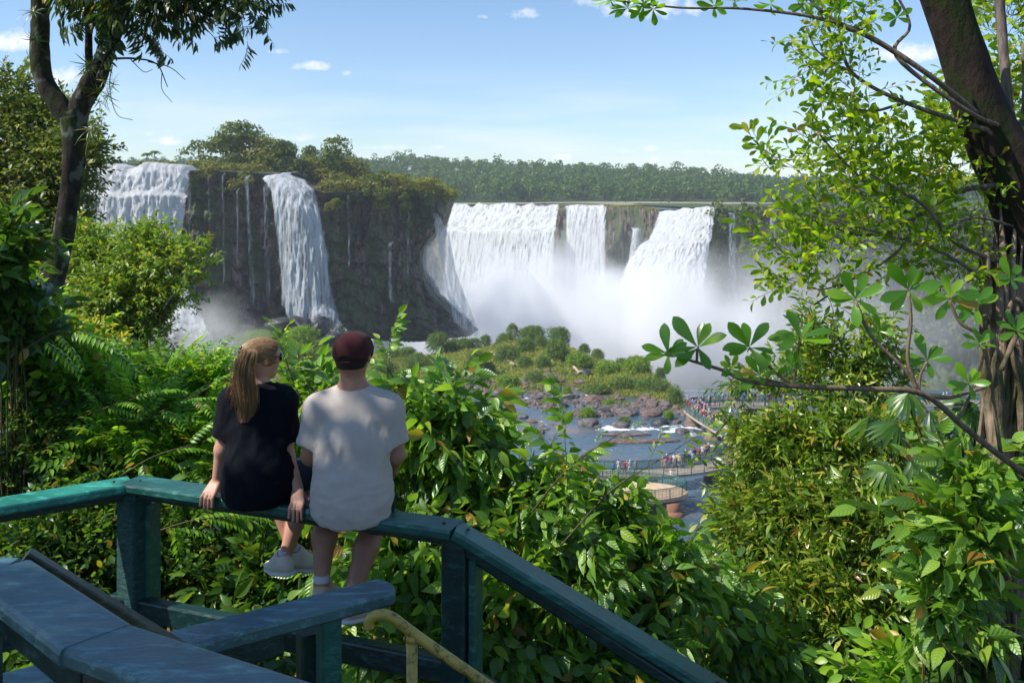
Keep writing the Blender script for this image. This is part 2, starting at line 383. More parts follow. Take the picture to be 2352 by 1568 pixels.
def fall(name, rows, mat, label, thick=1.2, nv=50, nu=40, seed=0, bulge=1.0):
    """a sheet of falling water, rows (py, px left, px right, depth); bows outwards and carries folds"""
    ys = np.linspace(rows[0][0], rows[-1][0], nv); ry = [r[0] for r in rows]
    l = np.interp(ys, ry, [r[1] for r in rows]); r = np.interp(ys, ry, [r[2] for r in rows]); d = np.interp(ys, ry, [r[3] for r in rows]); dr = np.interp(ys, ry, [r[4] if len(r) > 4 else r[3] for r in rows])
    u = np.linspace(0, 1, nu)[:, None]
    px = l[None] * (1 - u) + r[None] * u
    D = 1 / ((1 - u) / d[None] + u / dr[None]) - bulge * 1.6 * (1 - (2 * u - 1) ** 2)
    X = (px - CX) / F_PX * D; Z = (HOR - ys[None]) / F_PX * D + 0 * X
    q = np.stack([X, D, Z], -1); n1 = fbm(q * np.array([.5, .5, .03]), 5, seed + 50, .62); n2 = fbm(q * np.array([1.2, 1.2, .22]), 4, seed + 61, .7)
    D2 = D + n1 * thick * .6 + n2 * thick * .38
    lipn = fbm(np.stack([X[:, 0] * .22, 0 * X[:, 0], 0 * X[:, 0] + seed], -1), 4, seed + 7); Z = Z + lipn[:, None] * thick * .9 * np.exp(-np.linspace(0, 5, nv))[None]
    top = np.stack([X[:, :1], D2[:, :1] + 8, Z[:, :1] + .9], -1); top2 = np.stack([X[:, :1], D2[:, :1] + 1.6, Z[:, :1] + .7], -1)
    g = np.concatenate([top, top2, np.stack([X, D2, Z], -1)], 1)
    vv = np.concatenate([[0, .01], np.linspace(.02, 1, nv)])
    uv = np.stack([np.repeat(u, nv + 2, 1), np.repeat(vv[None], nu, 0)], -1)
    o = mesh_np(name, g.reshape(-1, 3), grid_faces(nu, nv + 2), mats=[mat], uv=uv.reshape(-1, 2))
    return tag(o, label, 'waterfall', 'waterfalls dropping into the gorge')
fall('waterfall', [(385, 120, 438, 231), (400, 110, 438, 229), (440, 100, 434, 227), (450, 100, 430, 224), (520, 95, 425, 223), (620, 120, 424, 221), (700, 200, 450, 219), (780, 260, 500, 214)], M_FALL_TOP,
     'broad white waterfall at the far left partly hidden behind the leafy tree', 2.2, 110, 150, 1, 2)
fall('waterfall', [(404, 598, 672, 238), (415, 604, 706, 236), (440, 616, 730, 234), (480, 622, 742, 232), (600, 632, 762, 231), (700, 640, 775, 230), (745, 655, 800, 229), (790, 690, 850, 226)], M_FALL,
     'tall curved waterfall dropping down the dark cliff onto rocks behind the woman', 1.8, 110, 90, 2, 2)
for i, (a, b, x0, x1, w, d, lab) in enumerate([
    (392, 720, 432, 446, 16, 234, 'thin strand of water falling just beside the broad left waterfall'),
    (410, 742, 566, 584, 15, 238, 'thin long strand of water in the middle of the dark cliff'),
    (430, 738, 610, 616, 18, 240, 'faint strand of water close to the left edge of the curved waterfall'),
    (440, 640, 545, 546, 7, 239, 'hair thin trickle on the mossy dark cliff'),
    (400, 600, 478, 482, 6, 239, 'thin drip line near the left end of the dark cliff'),
    (405, 700, 512, 516, 8, 239, 'faint drip line left of the long middle strand'),
    (452, 640, 800, 803, 7, 252, 'faint drip line under the shrubs right of the curved waterfall'),
    (470, 660, 940, 936, 7, 262, 'faint drip line near the overhang of the dark cliff'),
    (565, 715, 895, 897, 13, 250, 'single narrow trickle on the shaded cliff to the right of the curved waterfall')]):
    fall('waterfall', [(a, x0 - w/2, x0 + w/2, d), ((a+b)/2, (x0+x1)/2 - w/2, (x0+x1)/2 + w/2, d - 1.5), (b, x1 - w*.7, x1 + w*.7, d - 3)], M_THIN, lab, .3, 40, 8, 10 + i, .2)
fall('waterfall', [(468, 988, 992, 272), (490, 990, 1008, 270), (540, 1000, 1034, 268), (620, 1014, 1050, 268), (750, 1040, 1100, 270), (800, 1060, 1120, 270)], M_SOFT, 'slanting white chute shooting out beside the tip of the overhanging rock', .8, 40, 20, 21, 1)
fall('waterfall', [(540, 966, 984, 284), (600, 958, 1010, 284), (680, 968, 1040, 284), (760, 990, 1110, 284), (800, 990, 1110, 284)], M_SOFT, 'pale waterfall emerging from under the overhanging rock edge', .8, 40, 20, 22, 1)
fall('waterfall', [(474, 1030, 1288, 538, 440), (486, 1028, 1287, 535, 438), (505, 1026, 1284, 528, 432), (522, 1022, 1282, 522, 428), (530, 1020, 1280, 514, 420), (620, 1015, 1276, 508, 416), (740, 1010, 1280, 500, 410), (860, 1010, 1280, 490, 405)], M_CURT,
     'widest white curtain of water in the centre of the horseshoe', 3.0, 100, 220, 31, 3)
fall('waterfall', [(475, 1292, 1398, 440, 414), (520, 1292, 1398, 437, 411), (620, 1290, 1400, 433, 408), (780, 1290, 1400, 428, 402)], m_fall('streaky_falling_water', .62, .25, (.74, .76, .78), .5, .03), 'streaky curtain of falling water right of the dark notch in the falls', 1.6, 50, 60, 32, 1)
fall('waterfall', [(530, 1452, 1474, 392), (600, 1440, 1478, 388), (700, 1440, 1480, 384)], M_FALL, 'small spout tucked left of the big bright cascade', .7, 30, 16, 33, 1)
fall('waterfall', [(484, 1512, 1644, 380, 346), (500, 1506, 1642, 376, 342), (520, 1500, 1640, 370, 337), (548, 1488, 1636, 362, 332), (556, 1470, 1634, 356, 329), (600, 1440, 1628, 350, 326), (680, 1410, 1616, 342, 320), (800, 1380, 1600, 334, 314), (900, 1370, 1600, 328, 310)], M_FALL_TOP,
     'thundering bright white cascade spilling leftwards into the cloud of spray', 3.0, 120, 150, 34, 5)
for i, (x, y0, y1, w, lab) in enumerate([(1682, 493, 760, 24, 'thin white waterfall on the green cliff beside the bright cascade'), (1776, 490, 740, 26, 'double strand of water on the green cliff above the big leaf branch'),
        (1945, 560, 800, 34, 'faint waterfall seen through the yellow green leaves'), (2030, 600, 760, 14, 'thin strand of water on the hazy cliff nearest to the dark leaning tree trunk')]):
    d = float(np.interp(x, [1632, 1760, 2050], [352, 338, 312])) - 11
    fall('waterfall', [(y0, x - w/2, x + w/2, d), ((y0+y1)/2, x - w*.65, x + w*.65, d - 3), (y1, x - w*.8, x + w*.8, d - 5)], M_THIN if w > 15 else M_THIN, lab, .6, 40, 10, 40 + i, .4)

# gorge water far below and the shallow river in front of the islet
def m_water():
    n = N('river_water'); o = n.pos()
    w = n.noise(o, .9, 6, .6, (1, .45, 1)); f = n.noise(o, .16, 6, .65, (1, 1.6, 1))
    dv = n.node('ShaderNodeVectorMath', {'operation': 'SUBTRACT'}); n.l.new(o, dv.inputs[0]); dv.inputs[1].default_value = (22, 143.5, -36)
    ds = n.node('ShaderNodeVectorMath', {'operation': 'MULTIPLY'}); n.l.new(dv.outputs[0], ds.inputs[0]); ds.inputs[1].default_value = (.075, .17, .1)
    dl = n.node('ShaderNodeVectorMath', {'operation': 'LENGTH'}); n.l.new(ds.outputs[0], dl.inputs[0]); rap = n.math('MULTIPLY', n.math('SUBTRACT', 1.0, dl.outputs['Value'], clamp=True), .15)
    foam = n.ramp(n.math('ADD', rap, n.math('ADD', n.math('MULTIPLY', f, .75), n.math('MULTIPLY', w, .3))), [(.635, 0), (.69, 1)])
    brown = n.ramp(n.noise(o, .09, 5, .6), [(.5, (.05, .085, .11)), (.68, (.17, .12, .09))])
    c = n.mix(foam, brown, (.78, .8, .8))
    rg = n.mix(foam, (.12,)*3, (.7,)*3)
    return n.done(n.pbr(c, rg, n.bump(w, .55, .5), .5))
M_WATER = m_water()
def sheet(name, x0, x1, y0, y1, nx, ny, zf, mat, kind='structure'):
    X, Y = np.meshgrid(np.linspace(x0, x1, nx), np.linspace(y0, y1, ny), indexing='ij')
    Z = zf(X, Y); return tag(mesh_np(name, np.stack([X, Y, Z], -1).reshape(-1, 3), grid_faces(nx, ny), mats=[mat]), kind=kind)
ZW = -36.0
sheet('gorge_water', -300, 400, 150, 620, 60, 60, lambda X, Y: -66 + 0 * X, M_WATER)
sheet('river', -150, 210, 70, 178, 120, 80, lambda X, Y: ZW + .10 * fbm(np.stack([X * .3, Y * .5, 0 * X], -1), 3, 5) - np.clip(Y - 173, 0, 9) ** 1.5 * 1.0, M_WATER)
# ground of the whole place out to the horizon (plateau behind the falls) and the near hillside
def m_soil():
    n = N('forest_soil'); s = n.noise(None, 2.2, 8, .7); c = n.ramp(s, [(.3, (.012, .014, .008)), (.55, (.03, .035, .014)), (.75, (.07, .055, .03))])
    return n.done(n.pbr(c, .95, n.bump(s, .8, .1), .1))
M_SOIL = m_soil()
def m_plateau():
    n = N('plateau_green'); s = n.noise(None, .05, 8, .7); c = n.ramp(s, [(.3, (.02, .04, .012)), (.7, (.05, .085, .02))]); return n.done(n.pbr(c, .95, None, .1))
def plate(X, Y):
    z = -1.5 + 0 * X
    u = (X / Y * F_PX + CX)
    ridge = np.interp(u, [400, 760, 900, 1180, 1500, 1800, 2352, 3000], [30, 36, 34, 29, 22, 12, 8, 8])
    hill = np.clip((Y - 640) / 330, 0, 1); z = z + ridge * hill * hill * (3 - 2 * hill)
    return z - np.clip((Y - 1500) / 2500, 0, 1) * 10 + 1.5 * fbm(np.stack([X * .01, Y * .01, 0 * X], -1), 3, 8)
n_ = 90; Yr = np.geomspace(640, 4500, n_)
U_ = np.linspace(-1.6, 1.6, 120); X = U_[:, None] * Yr[None] ; Y = np.repeat(Yr[None], 120, 0)
Z = plate(X, Y); tag(mesh_np('plateau_ground', np.stack([X, Y, Z], -1).reshape(-1, 3), grid_faces(120, n_), mats=[m_plateau()]), kind='structure')
# upper river above the lip of the falls
pu, tt = np.meshgrid(np.linspace(880, 1700, 60), np.linspace(0, 1, 30), indexing='ij'); d0 = np.where(pu < 1636, interp(pu, FAR, 1), 352) + 5; dd = d0 + (760 - d0) * tt
tag(mesh_np('upper_river', np.stack([(pu - CX) / F_PX * dd, dd, -3.9 + 0 * dd], -1).reshape(-1, 3), grid_faces(60, 30), mats=[M_WATER]), kind='structure')
def hillz(X, Y):
    base = np.interp(Y, [-6, 0, 3, 6, 10, 20, 40, 75, 95], [-1.4, -2.5, -4.4, -5.0, -6.6, -11, -20, -36.8, -40])
    return base + np.clip((-X - 3) * .16, -1.2, 3) + np.clip((X - 4) * .12, 0, 1.5) + .35 * fbm(np.stack([X * .4, Y * .4, 0 * X], -1), 4, 2)
sheet('hillside_ground', -60, 60, -8, 95, 90, 120, hillz, M_SOIL)

# ------------------------------------------------------------------ islet in the river: ground, then bushes, rocks and tufts
RIDGE = [(150, 190, 905), (300, 215, 850), (390, 232, 800), (440, 230, 793), (520, 226, 812), (570, 222, 785), (620, 218, 765), (700, 218, 760), (760, 215, 800), (900, 218, 812), (1000, 222, 806), (1090, 226, 790),
         (1150, 226, 782), (1230, 224, 770), (1300, 216, 782), (1340, 206, 806), (1400, 198, 824), (1480, 188, 840), (1530, 176, 866), (1570, 166, 905), (1590, 160, 940)]
SHORE = [(150, 150), (1000, 166), (1100, 166), (1200, 163), (1300, 156), (1400, 153), (1480, 158), (1560, 154), (1590, 152)]
def isl(px, u):
    """ground height of the islet at column px and u from the shore (0) to the ridge (1) and over it (to 1.4)"""
    px = np.asarray(px, float); u = np.asarray(u, float)
    dr = interp(px, RIDGE, 1); zr = (HOR - interp(px, RIDGE, 2)) / F_PX * dr; ds = interp(px, SHORE, 1)
    d = ds + (dr - ds) * u
    uu = np.clip(u, 0, 1); s = uu ** .8
    z = (ZW - .6) * (1 - s) + (zr - 1.0) * s - np.clip(u - 1, 0, 1) ** 1.3 * 90
    x = (px - CX) / F_PX * d
    nn = fbm(np.stack([x * .12, d * .12, 0 * x], -1), 4, 31); n2 = fbm(np.stack([x * .5, d * .5, 0 * x], -1), 3, 37)
    return np.stack([x, d, z + nn * 1.2 * np.clip(uu * 3, .4, 1) + n2 * .35], -1)
def m_island():
    n = N('islet_ground'); o = n.pos(); s = n.noise(o, .6, 8, .7); g = n.noise(o, .18, 6, .6)
    c = n.ramp(s, [(.3, (.05, .036, .028)), (.52, (.16, .11, .08)), (.72, (.3, .22, .16))])
    gr = n.ramp(n.noise(o, 1.4, 6, .7), [(.3, (.05, .09, .02)), (.6, (.14, .19, .045)), (.8, (.25, .26, .09))])
    c = n.mix(n.ramp(g, [(.40, 0), (.5, 1)]), c, gr)
    return n.done(n.pbr(c, .9, n.bump(s, .9, .7), .2))
pu, uu = np.meshgrid(np.linspace(150, 1590, 260), np.concatenate([np.linspace(-.12, 1, 70), np.linspace(1.02, 1.45, 10)]), indexing='ij')
tag(mesh_np('islet_ground', isl(pu, uu).reshape(-1, 3), grid_faces(260, 80), mats=[m_island()]), kind='structure')
# ------------------------------------------------------------------ spray and haze (real volumes)
def ico(sub=3):
    t = (1 + 5 ** .5) / 2
    v = [(-1,t,0),(1,t,0),(-1,-t,0),(1,-t,0),(0,-1,t),(0,1,t),(0,-1,-t),(0,1,-t),(t,0,-1),(t,0,1),(-t,0,-1),(-t,0,1)]
    f = [(0,11,5),(0,5,1),(0,1,7),(0,7,10),(0,10,11),(1,5,9),(5,11,4),(11,10,2),(10,7,6),(7,1,8),(3,9,4),(3,4,2),(3,2,6),(3,6,8),(3,8,9),(4,9,5),(2,4,11),(6,2,10),(8,6,7),(9,8,1)]
    v = [np.array(a) / np.linalg.norm(a) for a in v]
    for _ in range(sub):
        cache = {}; nf = []
        def mid(a, b):
            k = (min(a, b), max(a, b))
            if k not in cache: m = v[a] + v[b]; v.append(m / np.linalg.norm(m)); cache[k] = len(v) - 1
            return cache[k]
        for a, b, c in f:
            x, y, z = mid(a, b), mid(b, c), mid(c, a); nf += [(a, x, z), (b, y, x), (c, z, y), (x, y, z)]
        f = nf
    return np.array(v), np.array(f)
def mist_mat(name, dens, nscale, lo=-.1, color=(1, 1, 1), soft=1.0):
    n = N(name); o = n.obj()
    ln = n.node('ShaderNodeVectorMath', {'operation': 'LENGTH'}); n.l.new(o, ln.inputs[0]); r = ln.outputs['Value']
    ns = n.noise(o, nscale * 1.5, 5, .6)
    k = n.math('ADD', n.math('SUBTRACT', 1.0, r), n.math('MULTIPLY', n.math('SUBTRACT', ns, .5), 2.3))
    k = n.math('MULTIPLY', n.math('SUBTRACT', k, lo), soft, clamp=True)
    edge = n.math('MULTIPLY', n.math('SUBTRACT', 1.0, r), 3.0, clamp=True)
    k = n.math('MULTIPLY', n.math('MULTIPLY', k, k), edge)
    v = n.node('ShaderNodeVolumePrincipled'); v.inputs['Color'].default_value = color + (1,); v.inputs['Anisotropy'].default_value = .1
    n.l.new(n.math('MULTIPLY', k, dens), v.inputs['Density'])
    return n.done(None, v.outputs[0])
_iv, _if = ico(2)
def mist(px, py, d, rx, ry, rz, dens, nscale=1.6, lo=-.05, label=None):
    o = mesh_np('spray_mist', _iv * 1.02, None, _if, [mist_mat('spray', dens, nscale, lo)])
    o.location = P(px, py, d); o.scale = (rx, ry, rz); o.rotation_euler[2] = 0
    return tag(o, kind='stuff')
mist(1440, 790, 292, 56, 42, 46, .27, 1.5, .08)
mist(1180, 760, 345, 62, 46, 50, .14, 1.3, .05)
mist(1680, 800, 290, 62, 45, 50, .045, 1.2, .0)
mist(440, 800, 212, 24, 12, 20, .14, 1.4, .05)
mist(1950, 800, 262, 60, 40, 50, .014, 1.2, -.1)
mist(1090, 790, 300, 40, 24, 34, .12, 1.4, .05)
mist(1100, 770, 262, 16, 8, 14, .05, 1.4, .0)
# air: one closed box round the camera and the whole place
hz = N('air_haze'); hv = hz.node('ShaderNodeVolumePrincipled'); hv.inputs['Color'].default_value = (.86, .93, 1, 1)
hv.inputs['Density'].default_value = .0002; hv.inputs['Anisotropy'].default_value = .1
M_HAZE = hz.done(None, hv.outputs[0])
bv = np.array([(x, y, z) for x in (-4900, 4900) for y in (-30, 4700) for z in (-72, 62)], float)
bq = np.array([(0, 1, 3, 2), (4, 6, 7, 5), (0, 4, 5, 1), (2, 3, 7, 6), (0, 2, 6, 4), (1, 5, 7, 3)])
tag(mesh_np('haze', bv, bq, mats=[M_HAZE], smooth=False), kind='stuff')
# ------------------------------------------------------------------ solid shapes out of distance fields (bodies, clothes)
class Field:
    def __init__(s, lo, hi, h):
        s.lo = np.array(lo, float); s.h = h; s.n = np.ceil((np.array(hi) - s.lo) / h).astype(int) + 1
        s.f = np.full(s.n, 1.0)
    def win(s, lo, hi):
        a = np.clip(np.floor((np.array(lo) - s.lo) / s.h).astype(int), 0, s.n); b = np.clip(np.ceil((np.array(hi) - s.lo) / s.h).astype(int) + 1, 0, s.n)
        sl = tuple(slice(x, y) for x, y in zip(a, b))
        g = np.stack(np.meshgrid(*[s.lo[i] + s.h * np.arange(a[i], b[i]) for i in range(3)], indexing='ij'), -1)
        return sl, g
    def cone(s, a, b, ra, rb, k=.02, flat=None, op='add'):
        """tapered capsule; flat = (axis, factor) squeezes it along an axis"""
        a, b = np.array(a, float), np.array(b, float); R = max(ra, rb) * (max(1, flat[1]) if flat else 1) + 3 * k + .05
        sl, g = s.win(np.minimum(a, b) - R, np.maximum(a, b) + R)
        if g.size == 0: return s
        p = g - a; ba = b - a; sc = 1
        if flat:
            n = np.array(flat[0], float); n /= np.linalg.norm(n)
            p = p + n * ((p @ n) * (1 / flat[1] - 1))[..., None]; ba = ba + n * (ba @ n) * (1 / flat[1] - 1); sc = min(1, flat[1])
        L = ba @ ba; t = np.clip((p @ ba) / L, 0, 1) if L > 1e-12 else np.zeros(p.shape[:-1])
        d = (np.linalg.norm(p - t[..., None] * ba, axis=-1) - (ra + (rb - ra) * t)) * sc
        return s.op(sl, d, k, op)
    def ball(s, c, r, k=.02, op='add'):
        """ellipsoid, r = radius or three radii"""
        c = np.array(c, float); r = np.broadcast_to(np.array(r, float), (3,)); R = r + 3 * k + .05
        sl, g = s.win(c - R, c + R)
        if g.size == 0: return s
        q = (g - c) / r; l = np.linalg.norm(q, axis=-1) + 1e-9; l2 = np.linalg.norm(q / r, axis=-1) + 1e-9
        return s.op(sl, l * (l - 1) / l2, k, op)
    def op(s, sl, d, k, op):
        f = s.f[sl]
        if op == 'add':
            h = np.clip(.5 + .5 * (f - d) / k, 0, 1) if k > 0 else (f > d)
            s.f[sl] = f * (1 - h) + d * h - k * h * (1 - h)
        elif op == 'sub':
            h = np.clip(.5 - .5 * (f + d) / k, 0, 1); s.f[sl] = f * (1 - h) - d * h + k * h * (1 - h)
        return s
    def chain(s, pts, rad, k=.02, flat=None):
        for i in range(len(pts) - 1): s.cone(pts[i], pts[i + 1], rad[i], rad[i + 1], k, flat)
        return s
    def grid(s): return np.stack(np.meshgrid(*[s.lo[i] + s.h * np.arange(s.n[i]) for i in range(3)], indexing='ij'), -1)
    def cut(s, p, n):
        """remove the half space on the side n points to"""
        n = np.array(n, float); n /= np.linalg.norm(n); s.f = np.maximum(s.f, (s.grid() - np.array(p)) @ n); return s
    def mesh(s):
        f = s.f; S = f < 0; c = []; cnt = 0
        for i in (0, 1):
            for j in (0, 1):
                for k in (0, 1):
                    sl = (slice(i, f.shape[0] - 1 + i), slice(j, f.shape[1] - 1 + j), slice(k, f.shape[2] - 1 + k))
                    c.append(((i, j, k), f[sl])); cnt = cnt + S[sl]
        m = (cnt > 0) & (cnt < 8); idx = np.full(m.shape, -1); idx[m] = np.arange(m.sum())
        vals = np.stack([x[1][m] for x in c], -1); offs = np.array([x[0] for x in c], float)
        acc = np.zeros((m.sum(), 3)); num = np.zeros(m.sum())
        for a in range(8):
            for b in range(a + 1, 8):
                if np.abs(offs[a] - offs[b]).sum() != 1: continue
                va, vb = vals[:, a], vals[:, b]; x = (va < 0) != (vb < 0)
                t = np.where(x, va / np.where(x, va - vb, 1), 0)
                acc += np.where(x[:, None], offs[a] + (offs[b] - offs[a]) * t[:, None], 0); num += x
        v = s.lo + s.h * (np.argwhere(m) + acc / num[:, None])
        Q = []
        for ax in range(3):
            u, w = [(1, 2), (2, 0), (0, 1)][ax]
            A = np.take(S, range(0, S.shape[ax] - 1), ax); B = np.take(S, range(1, S.shape[ax]), ax)
            e = np.argwhere(A != B)
            ok = (e[:, u] > 0) & (e[:, w] > 0) & (e[:, u] < m.shape[u]) & (e[:, w] < m.shape[w]); e = e[ok]
            def cell(du, dw):
                q = e.copy(); q[:, u] += du; q[:, w] += dw; return idx[q[:, 0], q[:, 1], q[:, 2]]
            q = np.stack([cell(-1, -1), cell(0, -1), cell(0, 0), cell(-1, 0)], -1)
            flip = ~A[e[:, 0], e[:, 1], e[:, 2]]; q[flip] = q[flip][:, ::-1]; Q.append(q)
        return v, np.concatenate(Q)

# ------------------------------------------------------------------ far trees
def crown_pts(lobes, n, noise=.25, seed=0):
    """points and outward directions spread over a heap of ellipsoids (cx,cy,cz,rx,ry,rz)"""
    r = np.random.default_rng(seed); L = np.array(lobes, float); w = L[:, 3] * L[:, 5] + L[:, 4] * L[:, 5]; w /= w.sum()
    k = r.choice(len(L), n, p=w); d = r.normal(size=(n, 3)); d /= np.linalg.norm(d, axis=1)[:, None]
    d[:, 2] = np.where(d[:, 2] < -.6, -d[:, 2], d[:, 2])
    rad = .62 + .42 * r.random(n) ** .6
    rad = rad * (1 + noise * vnoise(d * 2.2 + k[:, None] * 5.1, seed))
    return L[k, :3] + d * L[k, 3:] * rad[:, None], d
def cards(p, d, size, seed=0, asp=.62, droop=.3, radial=False):
    """one bent leaf clump (4 triangles' worth of quad pair) per point"""
    r = np.random.default_rng(seed + 99); n = len(p)
    ax = d * .7 + r.normal(size=(n, 3)) * .7 if radial else np.cross(d, r.normal(size=(n, 3))) + d * .12; ax[:, 2] -= droop; ax /= np.linalg.norm(ax, axis=1)[:, None]
    nn = d + r.normal(size=(n, 3)) * (.45 if radial else .38); nn -= ax * (nn * ax).sum(1)[:, None]; nn /= np.linalg.norm(nn, axis=1)[:, None]
    s = np.cross(ax, nn); sz = (size * (.6 + .8 * r.random(n)))[:, None]
    a = p - ax * sz * .5; b = p + s * sz * asp * .5 - nn * sz * .1; c = p + ax * sz * .5 - nn * sz * .12; e = p - s * sz * asp * .5 - nn * sz * .1
    v = np.stack([a, b, c, e], 1).reshape(-1, 3); return v, np.arange(n * 4).reshape(n, 4)
M_FARTREE = leaf_mat('rainforest_leaves', [(0, (.014, .045, .012)), (.4, (.03, .085, .018)), (.75, (.055, .12, .025)), (1, (.11, .15, .045))], tmix=.2, rough=.6, spec=.12, bigs=.06)
M_RIMTREE = leaf_mat('rim_tree_leaves', [(0, (.02, .05, .012)), (.4, (.045, .085, .02)), (.8, (.09, .125, .03)), (1, (.14, .16, .06))], tmix=.25, rough=.6, spec=.12, bigs=.12)
M_RIMOLIVE = leaf_mat('olive_leaves', [(0, (.06, .08, .02)), (.5, (.12, .14, .035)), (1, (.22, .21, .07))], tmix=.25, rough=.7, spec=.12, bigs=.2)
M_BUSH = leaf_mat('bamboo_bush_leaves', [(0, (.04, .085, .03)), (.5, (.075, .14, .045)), (1, (.14, .21, .07))], tmix=.3, rough=.6, spec=.12, bigs=.15)
M_BUSHB = leaf_mat('bright_bush_leaves', [(0, (.06, .13, .02)), (.5, (.12, .23, .03)), (1, (.2, .32, .05))], tmix=.3, rough=.6, spec=.12, bigs=.15)
M_TUFT = leaf_mat('grass_tuft_blades', [(0, (.09, .13, .035)), (.5, (.16, .21, .05)), (1, (.3, .31, .12))], tmix=.3, rough=.7, spec=.12, bigs=.1)
M_BARKF = bark_mat('far_bark', (.05, .04, .03), (.14, .12, .10), 2)
def rand_lobes(r, w, h, k=7):
    out = []
    for i in range(k):
        a = r.uniform(0, 6.28); q = r.uniform(0, .62) ** .8; z = r.uniform(.18, .8)
        s = r.uniform(.34, .55)
        out.append((np.cos(a) * q * w / 2, np.sin(a) * q * w / 2, z * h, w * s * .55, w * s * .55, h * s * .42))
    return out
# the distant wooded hill: thousands of crowns reading as one mass
r_ = np.random.default_rng(4); Vs, Ds, Ss = [], [], []
for t in range(2100):
    Y = 645 + 345 * r_.random() ** .9; u = r_.uniform(180, 2700); X = (u - CX) / F_PX * Y
    z = float(plate(np.array([X]), np.array([Y]))[0]); w = r_.uniform(13, 21); h = r_.uniform(11, 20) * (1.25 if r_.random() < .08 else 1)
    n = 165; p, d = crown_pts(rand_lobes(r_, w, h, 5), n, .25, t)
    Vs.append(p + np.array([X, Y, z - 1])); Ds.append(d); Ss.append(np.full(n, 1.8))
v, q = cards(np.concatenate(Vs), np.concatenate(Ds), np.concatenate(Ss), 5, .85)
tag(mesh_np('distant_forest', v, q, mats=[M_FARTREE]), 'dark green rainforest covering the long hill behind the falls', kind='stuff')

def tree(name, base, h, w, seed, label, cat, group, mat, n=1500, size=1.0, trunk=True, lobes=None, asp=.6, airy=False):
    r = np.random.default_rng(seed); base = np.array(base)
    o = empty(name, tuple(base), label, cat, group)
    L = lobes or rand_lobes(r, w, h, 4 if airy else 9)
    p, d = crown_pts(L, int(n * 1.5), .35, seed); v, q = cards(p, d, np.full(len(p), size), seed, asp)
    mesh_np('crown', v, q, mats=[mat], parent=o)
    if trunk:
        parts = [tube([(0, 0, -1.5), (r.normal() * .2, 0, h * .3), (r.normal() * .5, 0, h * .6)], [h * .022, h * .016, h * .008], 6) + (0,)]
        for l in L[:5]: parts.append(tube([(0, 0, h * .3), (l[0] * .6, l[1] * .6, l[2] * .75), (l[0], l[1], l[2] + .1)], [h * .012, h * .008, h * .004], 5) + (0,))
        build('trunk', parts, [M_BARKF], o)
    return o
G = 'trees along the rim above the left cliff'
for i, (px, top, bot, w, d, mat, n, sz, airy, lab) in enumerate([
    (462, 326, 392, 84, 262, M_RIMTREE, 420, .8, True, 'pale airy tree standing alone at the left end of the rim grove'),
    (512, 312, 396, 92, 266, M_RIMTREE, 1500, .9, False, 'rounded green tree between the airy tree and the tallest rim tree'),
    (556, 290, 398, 120, 262, M_RIMTREE, 2400, .9, False, 'tallest broad tree of the grove above the dark left cliff'),
    (612, 322, 404, 110, 258, M_RIMOLIVE, 2000, .9, False, 'spreading olive green tree just above the top of the curved waterfall'),
    (664, 326, 412, 92, 260, M_RIMTREE, 1900, .9, False, 'dark dense tree at the right end of the tall grove'),
    (716, 336, 420, 60, 285, M_RIMTREE, 700, .9, True, 'small bluish tree peeping out behind the dip in the grove'),
    (764, 328, 432, 96, 266, M_RIMTREE, 1900, .9, False, 'domed tree rising right of the dip in the rim grove'),
    (726, 362, 428, 70, 262, M_RIMOLIVE, 1200, .8, False, 'low olive tree below and left of the domed rim tree'),
    (820, 366, 442, 90, 266, M_RIMOLIVE, 1500, .8, False, 'low yellowish tree right of the domed rim tree'),
    (780, 392, 448, 90, 260, M_RIMOLIVE, 1300, .7, False, 'shrubby growth hanging over the rim beside the curved waterfall'),
    (862, 384, 446, 70, 264, M_RIMTREE, 1000, .7, False, 'dark shrub between the low yellowish tree and the grassy headland'),
    (905, 400, 452, 90, 263, M_RIMOLIVE, 1300, .7, False, 'yellow green bush on the slope of the grassy headland'),
    (962, 412, 462, 84, 266, M_RIMOLIVE, 1200, .7, False, 'golden tussock bush at the end of the grassy headland'),
    (1012, 446, 468, 50, 272, M_RIMOLIVE, 500, .6, False, 'scrubby bush on the outermost tip of the overhanging rock'),
    (325, 372, 386, 50, 300, M_RIMTREE, 300, .7, False, 'low bush behind the brink of the broad left waterfall'),
    (385, 370, 388, 70, 290, M_RIMOLIVE, 400, .7, False, 'line of low scrub behind the brink under the two palms'),
    ]):
    b = P(px, bot, d); h = (bot - top) / F_PX * d * 1.12
    tree('tree' if h > 5 else 'bush', b, h, w / F_PX * d * 1.35, 100 + i, lab, 'tree' if h > 5 else 'bush', G, mat, n, sz, h > 5, airy=airy)
